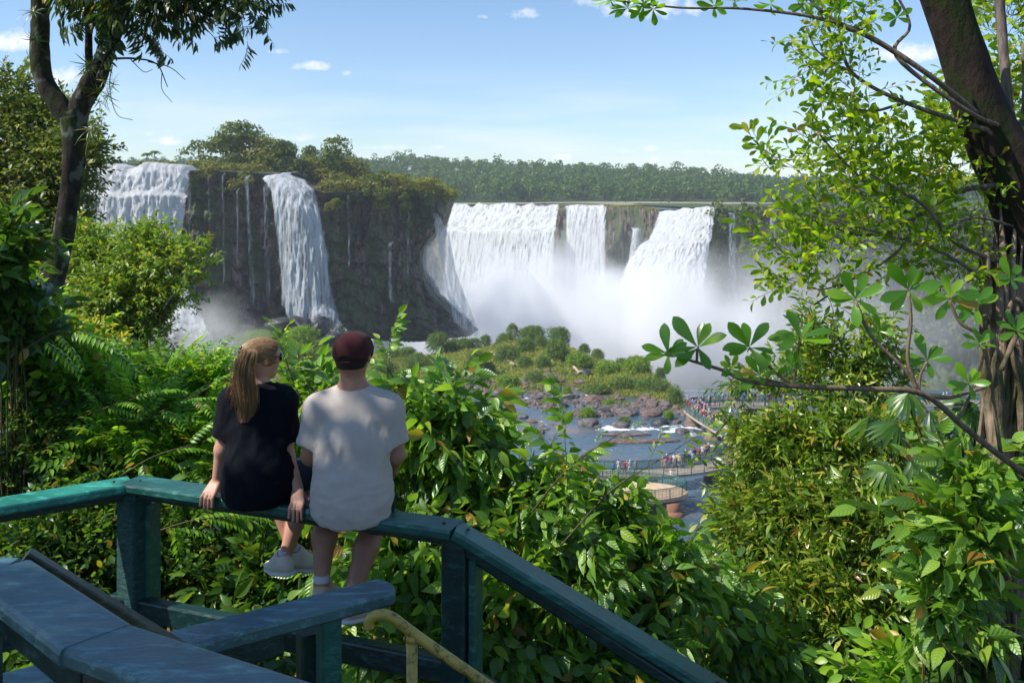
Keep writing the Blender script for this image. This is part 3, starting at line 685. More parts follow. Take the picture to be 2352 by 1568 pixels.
# two palms
for i, (px, top, lab) in enumerate([(336, 352, 'left of two tiny palms on the skyline above the broad waterfall'), (354, 347, 'right of two tiny palms on the skyline above the broad waterfall')]):
    b = P(px, 388, 300); h = (388 - top) / F_PX * 300; o = empty('palm_tree', tuple(b), lab, 'palm', 'palms on the skyline')
    build('trunk', [tube([(0, 0, -1), (.2, 0, h * .5), (.1, 0, h)], [.16, .12, .1], 6) + (0,)], [M_BARKF], o)
    parts = []
    for k in range(11):
        a = k * 2.4; L = 2.0 + .5 * math.sin(k); pts = [(.1 + math.cos(a) * L * s, math.sin(a) * L * s, h + .9 * s - 1.9 * s * s) for s in (0, .3, .6, .85, 1)]
        pp = np.array(pts); side = np.array([-math.sin(a), math.cos(a), 0]); wv = np.array([.12, .38, .42, .3, .05])[:, None]
        v = np.concatenate([pp + side * wv - [0, 0, .18], pp, pp - side * wv - [0, 0, .18]]); q = [(j, j + 1, 5 + j + 1, 5 + j) for j in range(4)] + [(5 + j, 5 + j + 1, 10 + j + 1, 10 + j) for j in range(4)]
        parts.append((v, np.array(q), None, 0))
    build('fronds', parts, [M_RIMTREE], o)
# hanging greenery: shrubs clinging to the left rim and the green right-hand wall
def on_face(tab, px, py, dd): return P(px, py, float(interp(px, tab, 1)) + dd)
r_ = np.random.default_rng(9)
for i in range(26):
    px = r_.uniform(440, 1000); py = float(interp(px, LEFT, 2)) + r_.uniform(4, 42); w = r_.uniform(2, 4.5)
    if 600 < px < 735: continue
    b = on_face(LEFT, px, py, -2.0)
    where = 'left of the curved waterfall' if px < 600 else ('just right of the curved waterfall' if px < 820 else 'below the grassy headland')
    tree('hanging_shrub', b - Vector((0, 0, w * .4)), w, w * 1.2, 300 + i, '%s shrub clinging to the dark cliff top %s' % ('yellowish' if i % 2 else 'dark green', where), 'shrub', 'shrubs clinging to the cliff tops', M_RIMOLIVE if i % 2 else M_RIMTREE, 240, .55, False)
pp, dd_ = [], []
for i in range(900):
    px = r_.uniform(1640, 2500); py = 482 + 330 * r_.random() ** 1.5; w = r_.uniform(2.0, 5.5)
    if any(abs(px - c) < 17 for c in (1682, 1776, 1945)): continue
    b = np.array(on_face(RIGHT, px, py, -4.5)); L = [tuple(b + r_.normal(size=3) * [1, .4, 1]) + (w * .5, w * .4, w * .5)]
    p, d = crown_pts(L, 42, .3, i); pp.append(p); dd_.append(d)
v, q = cards(np.concatenate(pp), np.concatenate(dd_), np.full(sum(map(len, pp)), 1.3), 8, .7, .8)
tag(mesh_np('cliff_vegetation', v, q, mats=[M_RIMTREE]), 'hanging green growth covering the hazy right gorge wall', kind='stuff')
pp, dd_ = [], []
for i in range(420):                                   # low scrub and grass along the far brinks
    px = r_.choice([r_.uniform(1280, 1512), r_.uniform(1640, 2300), r_.uniform(860, 1044)]); far = px > 1100
    tab = FAR if far and px < 1640 else (RIGHT if px >= 1640 else LEFT); w = r_.uniform(1.0, 2.6) * (1 if far else .8)
    b = np.array(P(px, float(interp(px, tab, 2)) - (1 if far else 5), float(interp(px, tab, 1)) + r_.uniform(1, 8)))
    p, d = crown_pts([tuple(b) + (w, w, w * .45)], 34, .3, i); pp.append(p); dd_.append(d)
v, q = cards(np.concatenate(pp), np.concatenate(dd_), np.full(sum(map(len, pp)), .9), 18, .6)
for px in np.linspace(438, 1040, 210):
    if 600 < px < 735: continue
    w = r_.uniform(1.6, 3.4) * (1.0 if px > 560 else .75); yy_ = float(interp(px, LEFT, 2)) - r_.uniform(-2, 16) * (1 if px > 735 else .6); b = np.array(P(px, yy_, float(interp(px, LEFT, 1)) + r_.uniform(1, 9)))
    p, d = crown_pts([tuple(b) + (w, w, w * .7)], 110, .35, int(px)); v2, q2 = cards(p, d, np.full(len(p), .75), int(px), .6); q = np.concatenate([q, q2 + len(v)]); v = np.concatenate([v, v2])
tag(mesh_np('brink_scrub', v, q, mats=[M_RIMOLIVE]), 'brownish green scrub and grass along the brinks of the gorge', kind='stuff')

# ------------------------------------------------------------------ islet: bushes, rocks, logs, tufts
def c6(x, y): return (1000 + x / 3.095) * .91875, (750 + y / 3.095) * .91875
def c4(x, y): return (1200 + x / 3.136) * .91875, (900 + y / 3.136) * .91875
_us = np.linspace(-.1, 1.12, 160)
def islet_at(px, py):
    g = isl(np.full(160, px), _us); yy = HOR - g[:, 2] / g[:, 1] * F_PX
    k = np.argmin(np.abs(yy - py)); return Vector(g[k])
def blades(w, h, n, seed, bl=1.0, asp=.14):
    """a rounded bush of fine arching blades"""
    r = np.random.default_rng(seed); L = []
    for k in range(5):
        a = r.uniform(0, 6.28); q = r.uniform(0, .35); s = r.uniform(.55, .8); L.append((np.cos(a) * q * w * .5, np.sin(a) * q * w * .5, h * r.uniform(.35, .5), w * .5 * s, w * .5 * s, h * .5 * s * 1.15))
    L.append((0, 0, h * .35, w * .42, w * .42, h * .52))
    p, d = crown_pts(L, n, .25, seed); v, q = cards(p, d * 1.0, np.full(n, bl), seed, asp, .55, True); return v, q
BUSH = [ # crop x, crop y, rx, ry, bright, label
    (310, 275, 98, 92, 0, 'large round bush near the dark skirt of the left cliff'), (400, 365, 90, 78, 0, 'broad bush in front of the large round one by the dark rock skirt'),
    (490, 300, 90, 50, 0, 'low wide bush on the islet skyline right of the large round bush'), (575, 335, 62, 56, 0, 'bush tucked in the hollow right of the low wide skyline bush'),
    (662, 292, 46, 52, 0, 'narrow upright bush on the skyline left of the small dark hump'), (590, 475, 84, 100, 0, 'tall oval bush in the middle of the islet left of the fallen log'),
    (700, 525, 46, 50, 0, 'small bush at the right foot of the tall oval bush'), (255, 560, 104, 64, 0, 'wide flat bush low on the left side of the islet'),
    (140, 460, 80, 60, 0, 'rounded bush just above the nearest leafy shrub tops on the left'), (60, 398, 74, 46, 0, 'leftmost low bush under the dark cliff shadow'),
    (872, 232, 66, 82, 0, 'dark peaked bush forming the highest point of the skyline'), (1020, 225, 110, 60, 0, 'large hazy bush behind the peaked one on the skyline'),
    (1232, 278, 90, 82, 0, 'big hazy round bush at the top right of the hump against the spray'), (820, 310, 84, 66, 0, 'bush below the dark peaked skyline bush'),
    (972, 345, 78, 64, 0, 'round dark bush in the centre of the hump'), (1080, 322, 60, 56, 0, 'bush squeezed between two round dark bushes on the hump'),
    (1205, 375, 104, 92, 0, 'dark mop headed bush on the right of the hump'), (820, 410, 114, 72, 0, 'wide bush directly above the fallen log'),
    (962, 472, 62, 48, 0, 'pale bush right of the end of the fallen log'), (1110, 474, 66, 50, 0, 'small mop shaped bush under the dark mop headed bush'),
    (1425, 372, 54, 50, 0, 'ball shaped bush alone against the white spray'), (1535, 412, 56, 46, 0, 'low bush beside the ball shaped one against the spray'),
    (1712, 440, 58, 40, 0, 'small dark bush on the slope further right against the spray'), (1372, 455, 108, 62, 1, 'bright leafy bush under the ball shaped bush'),
    (1830, 490, 130, 66, 1, 'widest bright green bush on the right shoulder of the islet'), (1610, 520, 104, 56, 1, 'bright bush right of the dark boulder gap'),
    (2012, 570, 46, 56, 0, 'dark bush at the right rim of the islet above the drop'), (2135, 740, 74, 78, 0, 'dark bush where the bridge rail meets the islet'),
    (1165, 620, 70, 40, 0, 'pale bush above the reddish boulders'), (1040, 590, 84, 48, 0, 'yellowish bush between the log and the boulders'), (840, 620, 100, 54, 1, 'light green bush over the upper edge of the river'),
    (1140, 785, 48, 42, 1, 'bright tuft bush at the waterline right of the small white rapid'), (1296, 712, 42, 46, 1, 'bright tuft in the middle of the grey boulders'),
    (1530, 680, 100, 40, 0, 'grassy bush over the big dark boulder'), (1950, 650, 150, 46, 0, 'yellow green thicket on the lower right slope'), (1720, 640, 110, 46, 0, 'thicket left of the yellow green one on the lower slope'),
    (1450, 860, 70, 44, 1, 'grassy tuft on top of the craggy rock in the river'), (2080, 880, 40, 40, 1, 'bright bush on the rock beside the bridge pier'), (1740, 925, 44, 24, 0, 'little tuft on the low rock in the rapids'),
    (600, 600, 90, 46, 0, 'dull bush under the tall oval bush'), (400, 640, 90, 44, 0, 'dull green bush low on the far left shore'), (1620, 800, 50, 36, 1, 'small bright bush at the shore below the big dark boulder')]
for i, (x, y, rx, ry, br, lab) in enumerate(BUSH):
    px, py = c6(x, y); s = .91875 / 3.095; b = islet_at(px, min(py + ry * s * .9, 962)) if y < 830 else P(px, py + ry * s, F_PX * 36 / (py + ry * s - HOR)); d = b.y
    w, h = 2 * rx * s * d / F_PX * 1.12, 2 * ry * s * d / F_PX * 1.12
    v, q = blades(w, h, int(900 + 260 * w * h / 8), 500 + i, .95 if w > 5 else .6)
    o = mesh_np('islet_bush', v, q, mats=[M_BUSHB if br else M_BUSH]); o.location = b - Vector((0, 0, .1 * h)); tag(o, lab, 'bush', 'bushes on the river islet')
BUSH2 = [(600, 775, 120, 50, 'grassy mound bush left of the black boulders at the foot of the curved waterfall'), (690, 765, 90, 44, 'tallest grassy bush beside the black boulders behind the woman'), (650, 800, 150, 44, 'pale green bush right behind the head of the woman'),
    (450, 800, 110, 34, 'grey green bush on the stony knoll left of the woman'), (520, 818, 90, 34, 'bush at the right foot of the stony knoll'), (410, 826, 60, 30, 'low bush at the left foot of the stony knoll'),
    (730, 812, 70, 34, 'bush between the heads of the woman and the man'), (770, 838, 90, 34, 'dusty bush just left of the cap'), (900, 800, 60, 26, 'low bush to the right of the cap under the cliff shadow'),
    (880, 840, 80, 34, 'bush behind the leafy tip right of the cap'), (700, 850, 120, 36, 'bush low between the two sitting people'), (960, 830, 90, 40, 'grey green bush right of the leafy tip'), (590, 838, 90, 34, 'bush just left of the ponytail')]
for i, (px, py, w, h, lab) in enumerate(BUSH2):
    b = islet_at(px, py + h * .45); d = b.y; W, H = w / F_PX * d, h / F_PX * d * 1.1
    v, q = blades(W, H, int(900 + 240 * W * H / 8), 700 + i, .9)
    o = mesh_np('islet_bush', v, q, mats=[M_BUSHB if i in (0, 1, 2) else M_BUSH]); o.location = b - Vector((0, 0, .12 * H)); tag(o, lab, 'bush', 'bushes on the river islet')
# ground cover on the islet
r_ = np.random.default_rng(12); n = 20000
pu = r_.uniform(380, 1575, n); uu = r_.uniform(.03, 1.08, n); g = isl(pu, uu)
cov = fbm(g * .12, 3, 77) + .9 * uu; keep = cov > .10; g = g[keep]
ang = r_.normal(size=(len(g), 3)) * .5 + [0, 0, 1.0]; ang /= np.linalg.norm(ang, axis=1)[:, None]
v, q = cards(np.repeat(g, 4, 0) + r_.normal(size=(len(g) * 4, 3)) * [.35, .35, .08] + [0, 0, .25], np.repeat(ang, 4, 0), np.full(len(g) * 4, .85), 3, .22, -.3, True)
tag(mesh_np('ground_cover', v, q, mats=[M_TUFT]), 'yellow green grass and herbs growing over the islet', kind='stuff')

def rock_mesh(r, seed, flat=.6, sub=3):
    v, f = ico(sub); n1 = fbm(v * 1.1 + seed * 3.1, 3, seed); n2 = np.abs(fbm(v * 2.6 + seed, 3, seed + 5))
    v = v * (1 + .42 * n1 - .30 * n2)[:, None]; v = np.sign(v) * np.abs(v) ** .85
    return v * np.array([r, r * .8, r * flat]), f
M_BLACK = (lambda n: n.done(n.pbr(n.ramp(n.noise(None, .8, 6), [(.35, (.015, .016, .02)), (.7, (.06, .06, .065))]), .45, n.bump(n.noise(None, 1.2, 7), .8, .3), .5)))(N('wet_black_rock'))
def m_boulder(name, a, b, c):
    n = N(name); s = n.noise(n.pos(), 1.3, 8, .7); return n.done(n.pbr(n.ramp(s, [(.32, a), (.52, b), (.72, c)]), .8, n.bump(s, .9, .3), .35))
M_BROWN = m_boulder('brown_boulder', (.05, .036, .03), (.15, .10, .085), (.30, .22, .19))
M_GREY = m_boulder('grey_boulder', (.04, .036, .036), (.12, .105, .10), (.25, .22, .21))
def boulder(p, w, flat, seed, mat, lab):
    v, f = rock_mesh(w / 2, seed, flat); o = mesh_np('boulder', v, None, f, [mat]); o.location = p; o.rotation_euler[2] = seed * 1.7
    return tag(o, lab, 'boulder', 'boulders in and around the shallow river')
ROCKS = [(1500, 755, 190, .7, M_BROWN, 1, 'biggest dark reddish boulder on the islet shore'), (1428, 545, 124, .6, M_BLACK, 1, 'black boulder among bushes high on the right slope'), (1340, 572, 60, .6, M_BLACK, 1, 'small black rock left of the black boulder on the slope'),
    (1450, 925, 180, .55, M_GREY, 0, 'craggy rock with a tuft on top in mid river'), (955, 890, 100, .45, M_GREY, 0, 'low grey rock left of centre in the river'), (1082, 1008, 84, .7, M_GREY, 0, 'right of two round boulders near the leaf tips'),
    (980, 1000, 120, .55, M_BROWN, 0, 'left and wider of two round boulders near the leaf tips'), (855, 985, 100, .6, M_GREY, 0, 'domed grey boulder in front of the leafy shrub'), (870, 880, 70, .4, M_GREY, 0, 'flat stone left of the low grey rock'),
    (720, 820, 110, .45, M_GREY, 0, 'grey rock with grass close to the top of the river'), (700, 925, 260, .18, M_BROWN, 0, 'long flat brown slab at the left of the river'), (2010, 925, 150, .6, M_BLACK, 0, 'dark rock with a bright bush beside the rapids'),
    (1712, 950, 150, .4, M_GREY, 0, 'low rock with a little tuft splitting the rapids'), (2140, 935, 80, .45, M_BROWN, 0, 'brown rock next to the first bridge pier'), (1750, 1035, 400, .04, M_BROWN, 0, 'brown rock shelf barely above water in front of the pier'),
    (1880, 1085, 620, .025, M_BROWN, 0, 'longest brown rock shelf above the middle walkway'), (960, 640, 110, .6, M_BROWN, 1, 'brown boulder at the left end of the shore rubble'), (1150, 640, 120, .6, M_BROWN, 1, 'reddish boulder under the pale bush'),
    (1240, 615, 90, .7, M_BROWN, 1, 'reddish boulder right of its twin under the pale bush'), (1060, 740, 130, .5, M_GREY, 0, 'grey boulder beside the small white rapid'), (1220, 735, 110, .6, M_GREY, 1, 'grey boulder left of the bright tuft'),
    (1150, 690, 90, .6, M_GREY, 1, 'grey boulder above the small white rapid'), (1360, 742, 70, .6, M_GREY, 1, 'grey boulder right of the bright tuft'), (1240, 800, 120, .5, M_BLACK, 0, 'dark boulder at the waterline under the tuft'),
    (1560, 850, 150, .4, M_BLACK, 0, 'dark rock at the waterline left of the rapids'), (1750, 850, 200, .4, M_GREY, 0, 'grey ledge along the shore above the rapids'), (1950, 855, 190, .4, M_BROWN, 0, 'brown ledge on the shore toward the bridge'),
    (1360, 870, 110, .5, M_BROWN, 0, 'brown rock just left of the craggy rock'), (1180, 840, 90, .5, M_GREY, 0, 'grey rock between the tuft and mid river'), (1530, 975, 60, .4, M_GREY, 0, 'small stone at the foot of the craggy rock'),
    (1900, 740, 120, .5, M_BROWN, 1, 'brown outcrop on the lower right slope'), (1700, 755, 100, .5, M_BROWN, 1, 'reddish outcrop right of the biggest dark boulder'), (2060, 790, 140, .5, M_GREY, 1, 'grey outcrop left of the dark bush by the bridge'),
    (300, 470, 90, .5, M_GREY, 1, 'grey rock between bushes on the left of the islet'), (1400, 620, 130, .4, M_BROWN, 1, 'bare reddish ground rock below the black boulder'), (650, 640, 110, .4, M_GREY, 1, 'grey rock low on the islet under the oval bush'), (2180, 1000, 110, .5, M_GREY, 0, 'pale rock at the base of the first bridge pier')]
for i, (x, y, w, fl, mt, isle, lab) in enumerate(ROCKS):
    px, py = c6(x, y); s = .91875 / 3.095; wp = w * s
    b = islet_at(px, py + wp * fl * .4) if isle else P(px, py + wp * fl * .35, F_PX * 36 / (py + wp * fl * .35 - HOR))
    o = boulder(b + Vector((0, 0, .05)), wp / F_PX * b.y, fl, 30 + i, mt, lab)
    if w >= 250: o.scale = (1, .24, 1); o.rotation_euler[2] = .05
for i, (px, py, w, fl, lab) in enumerate([(680, 760, 96, .75, 'rounded black boulder at the foot of the curved waterfall'), (735, 752, 44, 1.1, 'upright black rock with water on both sides'), (745, 790, 70, .6, 'black rock below the upright one near the cap'),
        (770, 775, 50, .5, 'low black rock just above the cap'), (640, 745, 60, .5, 'black rock left of the rounded boulder under the cliff')]):
    boulder(P(px, py, 221 - i), w / F_PX * 221, fl, 90 + i, M_BLACK, lab)
b = islet_at(450, 800); boulder(b + Vector((0, 0, .3)), 9.5, .35, 77, M_GREY, 'pale stony knoll behind the leaves left of the woman')
# loose shore rubble nobody could count
parts = []; r_ = np.random.default_rng(21); rv = [rock_mesh(1, s, .7, 1) for s in range(6)]
for i in range(800):
    px = r_.uniform(1000, 1600); u = r_.uniform(-.1, .42) * r_.random() ** .5 + .02; g = isl(np.array([px]), np.array([u]))[0]; g[2] = max(g[2], ZW - .1); w = .25 + .75 * r_.random() ** 2.5
    v, f = rv[i % 6]; a = r_.uniform(0, 6.28); R = np.array([[math.cos(a), -math.sin(a), 0], [math.sin(a), math.cos(a), 0], [0, 0, 1]]); parts.append((v @ R.T * w + g, None, f, i % 3))
for i in range(170):
    px = r_.uniform(1000, 1650); py = r_.uniform(918, 1010); d = F_PX * 36 / (py - HOR); w = .3 + .8 * r_.random() ** 2
    if fbm(np.array([px * .02, py * .08, 3.]), 2, 3) < .05: continue
    v, f = rv[i % 6]; parts.append((v * w * [1, 1, .6] + np.array(P(px, py, d)), None, f, i % 3))
o = build('shore_rubble', parts, [M_BROWN, M_GREY, M_DRY], smooth=False); tag(o, 'scattered brown and grey rubble along the shore of the islet', kind='stuff')
M_LOG = bark_mat('bleached_wood', (.30, .22, .16), (.55, .45, .36), 3)
for (a, b, rr, lab) in [((708, 440), (886, 520), .42, 'long bleached log lying among the bushes of the islet'), ((1345, 550), (1385, 592), .32, 'short bleached log propped against the black boulder'), ((1380, 590), (1450, 588), .22, 'thin bleached branch lying right of the black boulder'), ((1240, 790), (1375, 762), .28, 'bleached log lying over the shore rocks')]:
    A, B = islet_at(*c6(*a)), islet_at(*c6(*b)); A.z += .9; B.z += .7; mid = (A + B) / 2 + Vector((0, 0, .15))
    v, q, t = tube([A, mid, B], [rr, rr * .9, rr * .5], 7, True, .3); tag(mesh_np('driftwood_log', v, q, t, [M_LOG]), lab, 'log', 'bleached logs on the islet')
# ------------------------------------------------------------------ walkways over the river
ZD = -34.0
def m_concrete(name='walkway_concrete', a=(.30, .24, .19), b=(.52, .45, .37)):
    n = N(name); s = n.noise(None, 1.6, 8, .7); c = n.ramp(s, [(.3, a), (.7, b)])
    return n.done(n.pbr(c, .85, n.bump(s, .3, .05), .3))
M_CONC = m_concrete(); M_TAN = m_concrete('walkway_deck', (.42, .30, .19), (.62, .47, .32)); M_PIER = m_concrete('pier_concrete', (.08, .055, .045), (.24, .17, .13))
def m_paintfar():
    n = N('green_railing_paint'); s = n.noise(None, 3, 5); return n.done(n.pbr(n.ramp(s, [(.3, (.01, .07, .055)), (.7, (.03, .14, .11))]), .45))
M_RAILF = m_paintfar()
def m_mesh():
    n = N('wire_mesh_infill'); p = n.pbr((.03, .12, .10), .6); return n.done(n.mixs(.42, n.clear(), p))
M_WIRE = m_mesh()
def ribbon(path, w, z, th, mat, name, parent):
    p = np.array(path, float); t = np.gradient(p, axis=0); t /= np.linalg.norm(t, axis=1)[:, None]; s = np.stack([-t[:, 1], t[:, 0]], -1)
    a, b = p + s * w / 2, p - s * w / 2
    prof = [np.c_[a, np.full(len(p), z)], np.c_[b, np.full(len(p), z)], np.c_[b, np.full(len(p), z - th)], np.c_[b * .75 + a * .25, np.full(len(p), z - th - .25)], np.c_[a * .75 + b * .25, np.full(len(p), z - th - .25)], np.c_[a, np.full(len(p), z - th)]]
    g = np.stack(prof + [prof[0]], 1); q = grid_faces(len(p), 7)
    return mesh_np(name, g.reshape(-1, 3), q, mats=[mat], parent=parent, smooth=False), a, b
def railing(line, z, parent, n_post=None, h=1.15, mesh=True):
    p = smooth_path([tuple(q) for q in line], 1) if False else np.array(line, float)
    seg = np.r_[0, np.cumsum(np.linalg.norm(np.diff(p, axis=0), axis=1))]; k = max(2, int(seg[-1] / 1.9))
    s = np.linspace(0, seg[-1], k + 1); q = np.stack([np.interp(s, seg, p[:, 0]), np.interp(s, seg, p[:, 1])], -1)
    parts = []
    for a in q: parts.append(tube([(a[0], a[1], z), (a[0], a[1], z + h)], .055, 5) + (0,))
    for zz, r in ((h, .05), (.12, .03), (h * .82, .02)): parts.append(tube([(a[0], a[1], z + zz) for a in q], r, 5) + (0,))
    for i in range(k):
        for f in np.linspace(0, 1, 5)[1:-1]: 
            a = q[i] * (1 - f) + q[i + 1] * f; parts.append(tube([(a[0], a[1], z + .12), (a[0], a[1], z + h)], .014, 3, False)[:2] + (None, 0))
    o = build('railing', parts, [M_RAILF], parent)
    if mesh:
        v = np.concatenate([np.c_[q, np.full(k + 1, z + .12)], np.c_[q, np.full(k + 1, z + h * .95)]]); f = np.array([(i, i + 1, k + 2 + i, k + 1 + i) for i in range(k)])
        mesh_np('wire_infill', v, f, mats=[M_WIRE], parent=o, smooth=False)
    return o
def pier(x, y, r, parent, ztop=ZD - .6, mat=None):
    build('pier', [tube([(x, y, ZW - 1.5), (x, y, ZW + .15), (x, y, ztop)], [r * 1.05, r, r], 14) + (0,), tube([(x, y, ZW - 1), (x, y, ZW + .25), (x, y, ZW + .5)], [r * 1.5, r * 1.4, r * 1.05], 12, True, .2) + (0,)], [mat or M_PIER], parent)
w1 = empty('walkway', (27, 150, ZD), 'long crowded walkway with green railings over the river, leading to the islet', 'walkway'); w1.location = (0, 0, 0)
pathA = smooth_path([(120, 150), (90, 153), (60, 153), (44, 152), (34, 151.5), (29.8, 149), (29.9, 143), (31.2, 136), (32.2, 130), (31.5, 124), (28.5, 119), (24, 115.8), (18.5, 113.8), (14.5, 113.2), (9, 113.8), (2, 115)], 6)
_, LA, LB = ribbon(pathA, 3.2, ZD, .35, M_CONC, 'deck', w1)
railing(LA, ZD, w1); railing(LB, ZD, w1)
for (x, y) in ((28.9, 146), (30.4, 137.5), (31.3, 128), (26, 117.3), (17.3, 113.8), (40, 152), (55, 153), (72, 153), (92, 153)): pier(x, y, .95, w1)
w2 = empty('viewing_platform', (13.4, 106.5, 0), 'oval viewing platform with tan deck and green railing on a brown pier, lowest in view', 'platform'); w2.location = (0, 0, 0)
ang = np.linspace(0, 2 * np.pi, 49)
ov = np.stack([12.0 + 8.6 * np.cos(ang), 106.6 + 3.9 * np.sin(ang)], -1)
v = np.concatenate([np.c_[ov[:-1], np.full(48, ZD)], np.c_[ov[:-1], np.full(48, ZD - .4)], [[12.0, 106.6, ZD]], [[12.0, 106.6, ZD - .4]]])
f = np.array([(i, 48 + i, 48 + (i + 1) % 48, (i + 1) % 48) for i in range(48)]); t = np.array([(96, i, (i + 1) % 48) for i in range(48)] + [(97, 48 + (i + 1) % 48, 48 + i) for i in range(48)])
mesh_np('deck', v, f, t, [M_TAN], parent=w2, smooth=False)
railing(ov * .985 + np.array([12.0, 106.6]) * .015, ZD, w2); pier(18.2, 104.6, 1.15, w2, mat=m_concrete('reddish_pier', (.16, .07, .04), (.34, .17, .11))); pier(8.5, 106.5, 1.15, w2)

# tourists
def tourist_mesh(pose, seed):
    r = np.random.default_rng(seed); F = Field((-.75, -.55, -.02), (.75, .55, 1.85), .035); hgt = 1.0
    st = .10
    for s in (-1, 1):
        F.chain([(s * .1, 0, .92), (s * (.11 + (.02 if pose else 0)), .02, .5), (s * .12, -.02, .08)], [.095, .065, .05], .03); F.cone((s * .12, -.02, .05), (s * .13, .14, .04), .05, .04, .02)
    F.cone((0, 0, .92), (0, 0, 1.15), .145, .13, .05, ((0, 1, 0), .72)); F.cone((0, 0, 1.15), (0, 0, 1.38), .14, .16, .05, ((0, 1, 0), .68)); F.cone((-.13, 0, 1.4), (.13, 0, 1.4), .07, .07, .04)
    F.cone((0, 0, 1.42), (0, .01, 1.55), .055, .05, .02); F.ball((0, .02, 1.64), (.085, .10, .12), .02)
    arms = {0: [((.19, 0, 1.4), (.24, -.02, 1.12), (.25, .08, .88)), ((-.19, 0, 1.4), (-.24, -.02, 1.12), (-.25, .08, .88))],
            1: [((.19, 0, 1.4), (.24, .06, 1.14), (.20, .32, 1.12)), ((-.19, 0, 1.4), (-.24, .06, 1.14), (-.20, .32, 1.12))],
            2: [((.19, 0, 1.4), (.26, .16, 1.22), (.06, .28, 1.52)), ((-.19, 0, 1.4), (-.26, .16, 1.22), (-.06, .28, 1.52))],
            3: [((.19, 0, 1.4), (.38, .02, 1.22), (.16, .10, 1.02)), ((-.19, 0, 1.4), (-.24, -.02, 1.12), (-.25, .08, .88))]}[pose]
    for a in arms: F.chain(a, [.058, .048, .035], .02); F.ball(a[2], .048, .02)
    v, q = F.mesh(); c = v[q].mean(1); x, y, z = c.T
    mi = np.zeros(len(q), int)                              # 0 skin, 1 shirt, 2 trousers, 3 hair
    ax = np.abs(x); mi[(z > .86) & (z < 1.5) & (ax < .19)] = 1; mi[(z > 1.2) & (z < 1.5)] = 1; mi[(z > .45) & (z <= .93) & (ax < .22)] = 2
    mi[(z > 1.58) & ((y < .03) | (z > 1.70))] = 3; mi[z < .08] = 3
    if pose == 2: mi[(z > 1.2) & (y > .16)] = 0
    return v, q, mi
def flat_mat(name, c, rough=.85):
    n = N(name); s = n.noise(None, 6, 3); return n.done(n.pbr(n.mix(s, c, tuple(k * .75 for k in c)), rough, None, .2))
SKINS = [flat_mat('tourist_skin', c) for c in ((.45, .27, .19), (.33, .18, .12), (.55, .36, .27))]
HAIRS = [flat_mat('tourist_hair', c) for c in ((.03, .02, .015), (.12, .07, .04), (.35, .27, .18), (.75, .72, .66))]
SH = {'white': (.75, .75, .74), 'red': (.55, .04, .04), 'dark blue': (.03, .05, .2), 'bright blue': (.04, .33, .62), 'black': (.02, .02, .025), 'grey': (.3, .3, .31), 'pink': (.7, .32, .36), 'yellow': (.7, .5, .06),
      'purple': (.2, .08, .4), 'light blue': (.35, .5, .68), 'beige': (.55, .45, .33), 'orange': (.7, .2, .05), 'green': (.06, .25, .1)}
TR = {'dark': (.03, .03, .045), 'denim': (.08, .13, .25), 'khaki': (.35, .28, .18), 'white': (.65, .65, .63), 'grey': (.2, .2, .2)}
MSH = {k: flat_mat('shirt_' + k.replace(' ', '_'), tuple(.78 * (v * .8 + .2 * sum(c) / 3) for v in c)) for k, c in SH.items()}; MTR = {k: flat_mat('trousers_' + k, c) for k, c in TR.items()}
TM = []
for ps in range(4):
    v, q, mi = tourist_mesh(ps, ps); o = mesh_np('person', v, q, mats=[SKINS[0], MSH['white'], MTR['dark'], HAIRS[0]], mq=mi); me = o.data; bpy.data.objects.remove(o); TM.append(me)
used = {}
r_ = random.Random(5)
POSEW = ['standing', 'leaning forward', 'taking photos', 'hand on hip']
def tourist(x, y, place, rz, shirt=None, hairi=None, g='people on the crowded walkway'):
    for _ in range(60):
        s = shirt or r_.choice(['white', 'white', 'white', 'red', 'red', 'dark blue', 'dark blue', 'black', 'black', 'grey', 'grey', 'pink', 'purple', 'light blue', 'beige', 'orange', 'yellow', 'bright blue', 'green', 'beige']); t = r_.choice(list(TR)); ps = r_.choice([0, 0, 1, 1, 2, 3])
        if (s, t, ps, place) not in used: break
    used[(s, t, ps, place)] = 1
    o = bpy.data.objects.new('person', TM[ps]); COL.objects.link(o)
    for i, m in enumerate((r_.choice(SKINS), MSH[s], MTR[t], HAIRS[hairi] if hairi is not None else r_.choice(HAIRS))): o.material_slots[i].link = 'OBJECT'; o.material_slots[i].material = m
    o.location = (x, y, ZD); k = r_.uniform(.92, 1.07); o.scale = (k, k, k); o.rotation_euler[2] = rz
    tag(o, 'tourist in %s shirt, %s trousers, %s, %s' % (s, t, POSEW[ps], place), 'person', g)
def along(path, s0, s1, n, off, place, face):
    p = np.array(path); seg = np.r_[0, np.cumsum(np.linalg.norm(np.diff(p, axis=0), axis=1))]
    for i in range(n):
        s = s0 + (s1 - s0) * (i + r_.uniform(.1, .9)) / n; x = np.interp(s, seg, p[:, 0]); y = np.interp(s, seg, p[:, 1]); x2 = np.interp(s + .3, seg, p[:, 0]); y2 = np.interp(s + .3, seg, p[:, 1])
        nx, ny = -(y2 - y), x2 - x; l = math.hypot(nx, ny) + 1e-6; o = r_.uniform(*off); tourist(x + nx / l * o, y + ny / l * o, place, face + r_.uniform(-.9, .9))
seg = np.r_[0, np.cumsum(np.linalg.norm(np.diff(pathA, axis=0), axis=1))]
def sat(x, y): return float(seg[np.argmin((pathA[:, 0] - x) ** 2 + (pathA[:, 1] - y) ** 2)])
along(pathA, sat(31, 150.5), sat(31, 135.5), 64, (-1.35, 1.35), 'in the sloping bridge crowd', 0)
along(pathA, sat(46, 152), sat(32, 151), 22, (-1.3, 1.3), 'at the far walkway bend', 0)
